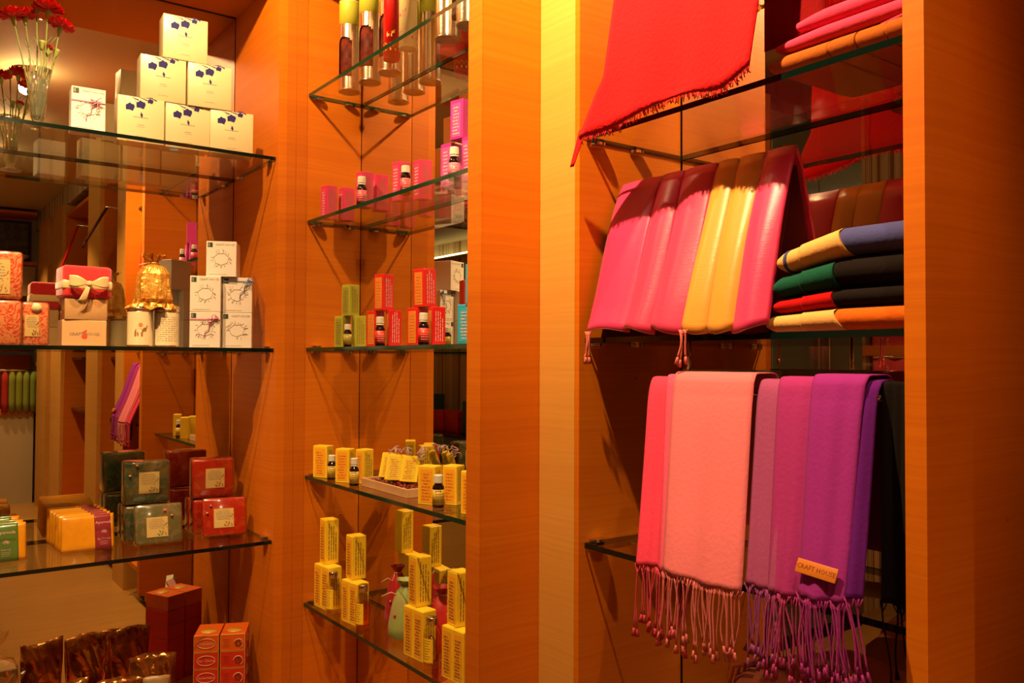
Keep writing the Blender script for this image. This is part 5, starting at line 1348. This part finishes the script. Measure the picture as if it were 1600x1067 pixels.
for i, (cn, ka, kb, kc, kd, lab) in enumerate(STR):
    def f(a, b, i=i):
        # b: 0 = rear hem, 0.42 = ridge, 1 = front hem
        br = 0.40
        if b < br:
            q = 1 - b / br; x = AX + 0.006 + 0.066 * q; z = zr3 + 0.003 + (AZ - zr3 - 0.004) * (1 - q)
            y = AX * (ka + (kb - ka) * a) ; lay = 0.004 * math.sin(PI * a)
            return (x + lay, y, z)
        q = (b - br) / (1 - br); q2 = q * 1.12
        xb = 0.8415
        x = AX + (xb - AX) * (q ** 0.92); z = AZ + (zr3 + 0.006 - AZ) * (q ** 1.04)
        yt = AX * (ka + (kb - ka) * a); yb = xb * (kc + (kd - kc) * a)
        y = yt + (yb - yt) * q
        bul = 0.0105 * (math.sin(PI * min(1, max(0, a))) ** 0.7) * (0.45 + 0.9 * q)
        fold = 0.0022 * math.sin(2 * PI * a * 1.5 + i * 1.7) * q + 0.0025 * math.sin(6 * q + i)
        hem = 0.006 * max(0, q - 0.85) / 0.15 * math.sin(PI * a + i * 0.8)
        return (x - bul - fold * 0.6, y, z + hem + (0.004 if q < 0.03 else 0))
    t = thing('satin_scarf', lab, 'scarf', (0, 0, 0), group='satin scarves draped over a stand')
    ox, oy, oz = 0.88, (ka + kb) * 0.5 * AX, zr3
    t.location = P(ox, oy, oz)
    g = lambda a, b, f=f: tuple(Vector(f(a, b)) - Vector((ox, oy, oz)))
    MB().sheet(g, 14, 40, 0.0022).put('folded_cloth', SAT[cn], t)
    def hemf(a, f=f, dz=0.0): v = Vector(f(a, 1.0)) - Vector((ox, oy, oz)); return v
    MB().tube([hemf(k / 10) + Vector((-0.0005, 0, 0)) for k in range(11)], 0.0012, 5).put('hem_edge', mat('hem_' + cn, (0.78, 0.22, 0.12) if cn != 'gold' else (0.82, 0.42, 0.10), rough=0.6), t)
    if i in (0, 3):
        h0 = hemf(0.12 if i == 0 else 0.25)
        fringe(t, [h0 + Vector((-0.004, 0.001, -0.001)), h0 + Vector((-0.004, -0.008, -0.001))], 3, 0.036, mat('tassel_peach', (0.75, 0.16, 0.12), rough=0.8), seed=i, rad=0.0013, spread=0.003, name='tassel')
    if i == 5:
        v = Vector(f(0.3, 0.0)) - Vector((ox, oy, oz))
        fringe(t, [v + Vector((0.004, 0.004, 0)), v + Vector((0.004, -0.004, 0))], 2, 0.0001, mat('tassel_peach', (0.75, 0.16, 0.12)), seed=4, name='tassel')

# ---- stack of reversible folded shawls
def slab_section(h, xf, xb, n=10):
    r = h / 2; pts = []
    for k in range(n + 1):
        a = PI / 2 + PI * k / n; pts.append((xf + r + r * 1.25 * math.cos(a), r + r * math.sin(a)))
    pts += [(xb, 0.0), (xb, h)]
    return pts
def folded(t, name, y0, y1, xf, xb, z0f, hf, m, puff=0.0, endround=0.0, slant=0.0, n=14):
    """slab with rounded front fold running along y (y1 is the far/left end); z0f/hf give base and thickness at y"""
    mb = MB(); S = None; o = 0; rings = []
    for j in range(n + 1):
        q = j / n; y = y0 + (y1 - y0) * q
        er = 1.0
        if endround > 0:
            e = max(0.0, (y - (y1 - endround)) / endround); er = max(0.30, (1 - 0.97 * e ** 3.2)) ** 0.6
        h = hf(y) * er + puff * er; zc = z0f(y) + hf(y) / 2
        sec = slab_section(h, xf - puff - 0.003 * (1 - er), xb)
        m_ = len(sec)
        for (x, z) in sec:
            frac = z / max(h, 1e-6)
            yy = y + (slant * (0.5 - abs(frac - 0.0)) if j == 0 else 0)
            mb.v.append((x, yy, zc - h / 2 + z))
        rings.append(m_)
    for j in range(n):
        for k in range(m_):
            a, b = j * m_ + k, j * m_ + (k + 1) % m_; mb.f.append((a, a + m_, b + m_, b)); mb.m.append(0); mb.s.append(k < m_ - 2)
    mb.f.append(tuple(range(m_))); mb.m.append(0); mb.s.append(False)
    mb.f.append(tuple(n * m_ + k for k in range(m_ - 1, -1, -1))); mb.m.append(0); mb.s.append(False)
    return mb.put(name, m, t)
CRM = cloth('wool_cream', (0.80, 0.44, 0.13)); BLUW = cloth('wool_blue', (0.07, 0.075, 0.24)); GRNW = cloth('wool_green', (0.008, 0.085, 0.05), sheen=0.15); BLKW = cloth('wool_black', (0.010, 0.006, 0.005), sheen=0.05)
REDW = cloth('wool_red', (0.50, 0.005, 0.006), sheen=0.2); ORGW = cloth('wool_orange', (0.68, 0.13, 0.008), sheen=0.3)
sag = lambda y: 1.0 if y < 0.55 else 1.0 - 0.20 * (y - 0.55) / 0.095
zz0 = 0.0
ST = (('cream and orange folded shawl at bottom of the shawl stack', 0.0265, CRM, ORGW, 0.553, 0.6480),
      ('red and black folded shawl second from bottom of the stack', 0.0215, REDW, BLKW, 0.560, 0.6400),
      ('dark green and black folded shawl under the cream and blue one', 0.0345, GRNW, BLKW, 0.556, 0.6370),
      ('cream and blue folded shawl with blue stripe on top of the stack', 0.0330, CRM, BLUW, 0.545, 0.6300))
for i, (lab, h, mo, mi_, ys, y1) in enumerate(ST):
    t = thing('folded_shawl', lab, 'shawl', (0.93, 0.54, zr3), group='folded shawls stacked on the middle right shelf')
    z_ = lambda y, zz0=zz0: zz0 * sag(y + 0.54)
    hf = lambda y, h=h: (h - 0.0006) * sag(y + 0.54)
    xf = -0.078 + (0.0, 0.002, 0.0, -0.002)[i]
    y0_ = 0.462 if i == 0 else 0.4495
    folded(t, 'inner_cloth', y0_ - 0.54, ys + 0.004 - 0.54, xf, 0.055, z_, hf, mi_)
    folded(t, 'outer_cloth', ys - 0.54, 0.600 - 0.54, xf - 0.0022, 0.056, z_, hf, mo, slant=-0.014 if i in (0, 3) else -0.004)
    folded(t, 'outer_cloth', 0.5985 - 0.54, y1 - 0.54, xf - 0.0004, 0.056, z_, lambda y, hf=hf: hf(y) * 0.95, mo, endround=0.012)
    if i == 3:
        s_ = 0.0008
        folded(t, 'blue_stripe', y1 - 0.013 - 0.54, y1 - 0.009 - 0.54, xf - 0.0012, 0.05, z_, lambda y, hf=hf: hf(y) * 0.965, BLUW, n=3)
    if i == 0:
        MB().lathe([(0.0001, -0.004), (0.006, 0), (0.007, 0.006), (0.0001, 0.012)], 10).put('rolled_corner', ORGW, t, loc=(xf + 0.008, 0.462 - 0.54 + 0.006, 0.012), rot=(R(90), 0, 0))
    zz0 += h

# ---- rail and hanging pashminas
rl = thing('hanging_rail', 'slim rail under middle right shelf carrying the pink and purple pashminas', 'rail', (0.852, 0.71, -0.036))
MB().tube([(0, -0.2600, 0), (0, 0.100, 0)], 0.0055, 12).put('rail_bar', CHROME, rl)
for y in (-0.235, 0.075):
    MB().tube([(0, y, 0), (0.014, y, 0.03), (0.014, y, 0.0638)], 0.003, 8).put('rail_hanger', CHROME, rl)
MB().box(0.098, 0.102, -0.01, 0.165, 0.000, 0.026).put('backing_board', mat('board_grey_green', (0.42, 0.44, 0.24), rough=0.4), rl)
MB().box(0.099, 0.101, 0.07, 0.09, 0.0262, 0.0638).put('board_bracket', CLEARG, rl)
PROF = [(0.872, -0.205), (0.868, -0.12), (0.863, -0.05), (0.856, -0.026), (0.843, -0.0205), (0.829, -0.026), (0.819, -0.046), (0.803, -0.10), (0.786, -0.155), (0.768, -0.205), (0.754, -0.245)]
def prof(b):
    q = b * (len(PROF) - 1); i = min(int(q), len(PROF) - 2); f_ = q - i
    g = lambda k: Vector(PROF[max(0, min(len(PROF) - 1, k))])
    p0, p1, p2, p3 = g(i - 1), g(i), g(i + 1), g(i + 2)
    return 0.5 * ((2 * p1) + (-p0 + p2) * f_ + (2 * p0 - 5 * p1 + 4 * p2 - p3) * f_ ** 2 + (-p0 + 3 * p1 - 3 * p2 + p3) * f_ ** 3)
def pashmina(lab, m, kt, kb, off, zend, seed, fr_n, frm, fl=0.074, grp='pashminas hanging on the rail', drift=(0, 0), wave=1.0, lean=1.0):
    """kt/kb = (left, right) edge slopes as seen from the camera, taken from image pixels, at the rail and at the hem"""
    rnd = random.Random(seed); ph = [rnd.uniform(0, 6) for _ in range(4)]
    t = thing('pashmina', lab, 'scarf', (0.82, 0.84 * (kt[0] + kt[1]) / 2, -0.25), group=grp)
    O = Vector((0.82, 0.84 * (kt[0] + kt[1]) / 2, -0.25))
    def f(a, b):
        p = prof(b); z = p.y; x = p.x
        if z < -0.0: 
            pass
        fb = min(1.0, max(0.0, (b - 0.4) / 0.6))
        if b > 0.5: z = -0.0205 + (z + 0.0205) * (zend + 0.0205) / (-0.245 + 0.0205)
        if b > 0.4: x = 0.836 + (x - 0.836) * lean
        xk = min(x, 0.836) if b > 0.4 else 0.836
        yl = xk * (kt[0] + (kb[0] - kt[0]) * fb); yr = xk * (kt[1] + (kb[1] - kt[1]) * fb)
        y = yl + (yr - yl) * a
        w_ = wave * (0.0022 * math.sin(2 * PI * a * 1.3 + ph[0]) + 0.0015 * math.sin(2 * PI * a * 2.7 + ph[1] + fb)) * (0.2 + fb)
        edge = 0.004 * (abs(2 * a - 1) ** 6) * (0.5 + 0.5 * fb)
        return (x - off * (1 if b > 0.42 else -1) - w_ + edge, y, z + (off * 0.8 if 0.3 < b < 0.55 else 0) + 0.0015 * math.sin(a * 5 + ph[2]) * fb)
    g = lambda a, b: tuple(Vector(f(a, b)) - O)
    MB().sheet(g, 18, 44, 0.0016).put('woven_cloth', m, t)
    hem = [Vector(f(k / 10, 1.0)) - O for k in range(11)]
    MB().tube(hem, 0.0011, 5).put('hem_edge', frm, t)
    fringe(t, hem, fr_n, fl, frm, seed, rad=0.00095, spread=0.009, drift=drift)
    return t, f, O
PRED = cloth('pashmina_coral_red', (0.80, 0.055, 0.12)); PPNK = cloth('pashmina_pink', (0.80, 0.10, 0.20)); PSAL = cloth('pashmina_salmon', (0.80, 0.19, 0.22))
PLIL = cloth('pashmina_lilac', (0.36, 0.070, 0.20)); PPLU = cloth('pashmina_plum', (0.38, 0.032, 0.20)); PVIO = cloth('pashmina_violet', (0.32, 0.026, 0.26)); PDVI = cloth('pashmina_deep_violet', (0.12, 0.010, 0.20))
FRED = cloth('fringe_red', (0.74, 0.07, 0.12)); FSAL = cloth('fringe_salmon', (0.78, 0.19, 0.19)); FLIL = cloth('fringe_lilac', (0.36, 0.07, 0.26)); FPLU = cloth('fringe_plum', (0.55, 0.06, 0.24)); FVIO = cloth('fringe_violet', (0.42, 0.04, 0.28))
pashmina('coral red pashmina hanging leftmost on the rail', PRED, (0.9814, 0.9200), (1.0224, 0.9500), 0.0000, -0.250, 1, 13, FRED)
pashmina('bright pink pashmina hanging between coral red and salmon ones', PPNK, (0.9450, 0.8700), (0.9660, 0.9000), 0.0045, -0.250, 2, 8, FRED)
pashmina('wide salmon pink pashmina hanging in the middle of the rail', PSAL, (0.9206, 0.7690), (0.9540, 0.8000), 0.0090, -0.249, 3, 27, FSAL)
pashmina('mauve pashmina hanging beside the salmon one', PLIL, (0.7675, 0.7000), (0.7973, 0.7350), 0.0000, -0.240, 4, 19, FLIL)
pashmina('plum pashmina hanging between mauve and violet ones', PPLU, (0.7328, 0.6500), (0.7620, 0.6900), 0.0045, -0.241, 5, 20, FPLU)
t_, f_, O_ = pashmina('violet pashmina with orange leather patch on its hem', PVIO, (0.6750, 0.5960), (0.7080, 0.6370), 0.0090, -0.234, 6, 20, FVIO, drift=(0.0, -0.004))
pashmina('deep violet pashmina hanging just behind the patched one', PDVI, (0.6400, 0.5850), (0.6600, 0.6200), 0.0020, -0.228, 7, 10, FVIO, drift=(0, -0.010))
pashmina('black pashmina hanging rightmost against cabinet side', BLKW, (0.5868, 0.5480), (0.5900, 0.5500), 0.000, -0.245, 8, 4, BLKW, lean=0.12)
# leather patch with lettering
c0 = Vector(f_(0.50, 0.925)) - O_; cu = Vector(f_(0.50, 0.86)) - O_
v = (cu - c0).normalized(); u = Vector((0, -1, 0)); n_ = u.cross(v).normalized()
q = R(-4); u2 = (u * math.cos(q) + v * math.sin(q)).normalized(); v2 = n_.cross(u2).normalized()
M = Matrix((u2, v2, n_)).transposed().to_4x4()
LEA = mat('leather_patch', (0.70, 0.20, 0.01), rough=0.5)
pt = MB().box(-0.0232, 0.0232, -0.0072, 0.0072, 0, 0.0018).put('leather_patch', LEA, t_, loc=tuple(c0 + n_ * 0.0045), rot=M.to_euler(), bevel=0.0006, seg=2)
pt['label'] = 'orange leather patch stamped CRAFT HOUSE'
lettering('CRAFT HOUSE', 0.0068, mat('stamp_brown', (0.22, 0.035, 0.004)), pt, (0, 0, 0.0019), (0, 0, 0), bold=0.00005)

# ---- red scarf hanging in front of the upper shelf
zr0 = RZ[0] + GT + 0.0003
RDS = cloth('pashmina_scarlet', (0.80, 0.012, 0.016), bump=0.7, sheen=0.15); RDF = cloth('fringe_scarlet', (0.78, 0.02, 0.022))
t = thing('pashmina', 'large scarlet red pashmina hanging from above over upper right shelf', 'scarf', (0.84, 0.76, zr0))
O = Vector((0.84, 0.76, zr0))
def rs(a, b):
    # a: 0 left .. 1 right ; b: 0 rear on the shelf, 0.3 shelf edge, 1 hem
    yl0, yr0, yl1, yr1 = 0.872, 0.604, 0.902, 0.640
    if b < 0.3:
        q = b / 0.3; return (0.96 - 0.118 * q, yl0 + (yr0 - yl0) * a, zr0 + 0.004 + 0.001 * math.sin(9 * a))
    q = (b - 0.3) / 0.7
    x = 0.842 - 0.006 * math.sin(min(1, q * 6) * PI / 2) - 0.020 * q - 0.004 * math.sin(2 * PI * a * 1.2 + 0.6) * q - 0.002 * math.sin(2 * PI * a * 3 + 2) * q
    z = zr0 + 0.004 + (0.340 - zr0 - 0.004) * q - 0.006 * (1 if q > 0.99 else 0) * math.sin(a * 9)
    y = yl0 + (yl1 - yl0) * q + (yr0 + (yr1 - yr0) * q - yl0 - (yl1 - yl0) * q) * a
    # left corner sweeps out and down, right corner lifts
    k = max(0, 1 - a * 3.2)
    y += 0.040 * max(0, q - 0.80) / 0.20 * k; z -= 0.014 * max(0, q - 0.86) / 0.14 * k; x -= 0.006 * k * q
    z += 0.012 * max(0, a - 0.8) / 0.2 * q
    return (x, y, z)
MB().sheet(lambda a, b: tuple(Vector(rs(a, b)) - O), 34, 48, 0.0018).put('woven_cloth', RDS, t)
mb = MB(); rnd = random.Random(5)
for k in range(150):
    p = Vector(rs((k + 0.5) / 150, 1.0)) - O; L = rnd.uniform(0.004, 0.010); dy = rnd.uniform(-0.004, 0.004); dx = rnd.uniform(-0.003, 0.006)
    mb.tube([p, p + Vector((dx * 0.4, dy * 0.4, -L * 0.5)), p + Vector((dx, dy, -L))], 0.0009, 4)
stuff(mb.put('fringe', RDF, t))
mb = MB(); p = Vector(rs(0.0, 1.0)) - O
mb.sheet(lambda a, b: tuple(p + Vector((-0.004 * b + 0.003, 0.002 + 0.016 * b - 0.016 * a * (1 - 0.5 * b), 0.012 - 0.052 * b))), 6, 8, 0.0014)
mb.put('curled_corner', RDS, t)
t = thing('pashmina', 'dark crimson pashmina hanging behind the large scarlet one', 'scarf', (0.885, 0.60, zr0))
MB().sheet(lambda a, b: ((0.03 - 0.05 * min(1, b * 3)), 0.060 - 0.085 * a, -0.27 * max(0, b - 0.2) / 0.8 + 0.004), 8, 20, 0.0016).put('woven_cloth', cloth('pashmina_crimson', (0.20, 0.002, 0.003), sheen=0.1), t)
# ---- folded brown and pink shawls on the upper shelf
zr1 = RZ[1] + GT + 0.0003
BRW = cloth('wool_brown', (0.42, 0.10, 0.012)); PKW = cloth('wool_pink', (0.78, 0.05, 0.12))
t = thing('folded_shawl', 'brown folded shawl lying on upper right shelf under a pink one', 'shawl', (0.93, 0.54, zr1))
zf = lambda y: 0.0
for j, (a, b) in enumerate(((0.462, 0.493), (0.492, 0.528), (0.527, 0.560), (0.559, 0.640))):
    folded(t, 'cloth_fold', a - 0.54, b - 0.54, -0.083 + 0.0015 * (j % 2), 0.07, zf, lambda y: 0.0225, BRW, puff=0.0006 * (j % 2), endround=0.004 if j < 3 else 0.03)
t = thing('folded_shawl', 'bright pink folded shawl lying on the brown one, upper right shelf', 'shawl', (0.93, 0.54, zr1 + 0.0238))
folded(t, 'lower_fold', 0.452 - 0.54, 0.632 - 0.54, -0.080, 0.07, zf, lambda y: 0.019 if y < 0.03 else 0.019 - 0.07 * (y - 0.03), PKW, endround=0.03)
folded(t, 'upper_fold', 0.4495 - 0.54, 0.605 - 0.54, -0.077, 0.066, lambda y: 0.0192 if y < 0.03 else 0.0192 - 0.07 * (y - 0.03), lambda y: 0.021, PKW, endround=0.05)
MB().sheet(lambda a, b: (-0.080 + 0.012 * math.sin(a * 2.2) , -0.088 + 0.05 * b - 0.0 * a, 0.004 + 0.042 * a - 0.012 * b), 10, 6, 0.003).put('loose_flap', PKW, t)
# ---- pale pink shawls at the bottom
zr5 = RZ[4] + GT + 0.0003
PPK = cloth('wool_pale_pink', (0.66, 0.20, 0.12))
for k in range(3):
    t = thing('folded_shawl', ['pale pink folded shawl at bottom of lowest stack', 'pale pink folded shawl in middle of lowest stack', 'pale pink folded shawl with black tag on top of lowest stack'][k], 'shawl', (0.905, 0.60, zr5 + k * 0.0692), -14, 'pale pink shawls on the bottom right shelf')
    folded(t, 'folded_cloth', -0.112, 0.095, -0.062, 0.095, zf, lambda y: 0.0685, PPK, endround=0.035, puff=0.0)
    if k == 2:
        tg = MB().box(-0.012, 0.012, -0.018, 0.018, 0, 0.0012).put('black_tag', BLACK, t, loc=(-0.030, 0.060, 0.0700), rot=(0, 0, R(20)))
        mb = MB()
        for j in range(11): mb.tube([(-0.068 + 0.009 * j, 0.070 + 0.0, 0.068), (-0.069 + 0.009 * j, 0.092, 0.060), (-0.070 + 0.009 * j, 0.1, 0.035)], 0.0026, 5)
        stuff(mb.put('ribbed_fringe', cloth('fringe_pale_pink', (0.55, 0.14, 0.09)), t))
# ---- small things on the lower right shelf
zr4 = RZ[3] + GT + 0.0003
cs = thing('cloth_roll', 'thin green and yellow cloth roll lying on lower right shelf', 'roll', (0.925, 0.545, zr4 + 0.0095))
MB().tube([(0.02, -0.055, 0), (0.0, 0.0, 0)], 0.009, 12).put('green_end', cloth('roll_green', (0.10, 0.14, 0.02)), cs)
MB().tube([(0.0, 0.0005, 0), (-0.014, 0.034, 0)], 0.0091, 12).put('yellow_end', cloth('roll_yellow', (0.40, 0.30, 0.04)), cs)
for k, (y, c_, nm) in enumerate(((0.490, (0.50, 0.04, 0.02), 'red'), (0.470, (0.50, 0.48, 0.36), 'white'))):
    o = MB().box(-0.035, 0.035, -0.018, 0.018, 0, 0.012).put('flat_packet', mat('flat_' + nm, c_, rough=0.3), None, (1.0, y + 0.01, zr4 + 0.0128 * k), (0, 0, R(6 * k)), bevel=0.001, seg=1)
    tag(o, '%s flat packet lying at right end of lower right shelf' % nm, 'packet', 'flat packets on the lower right shelf')
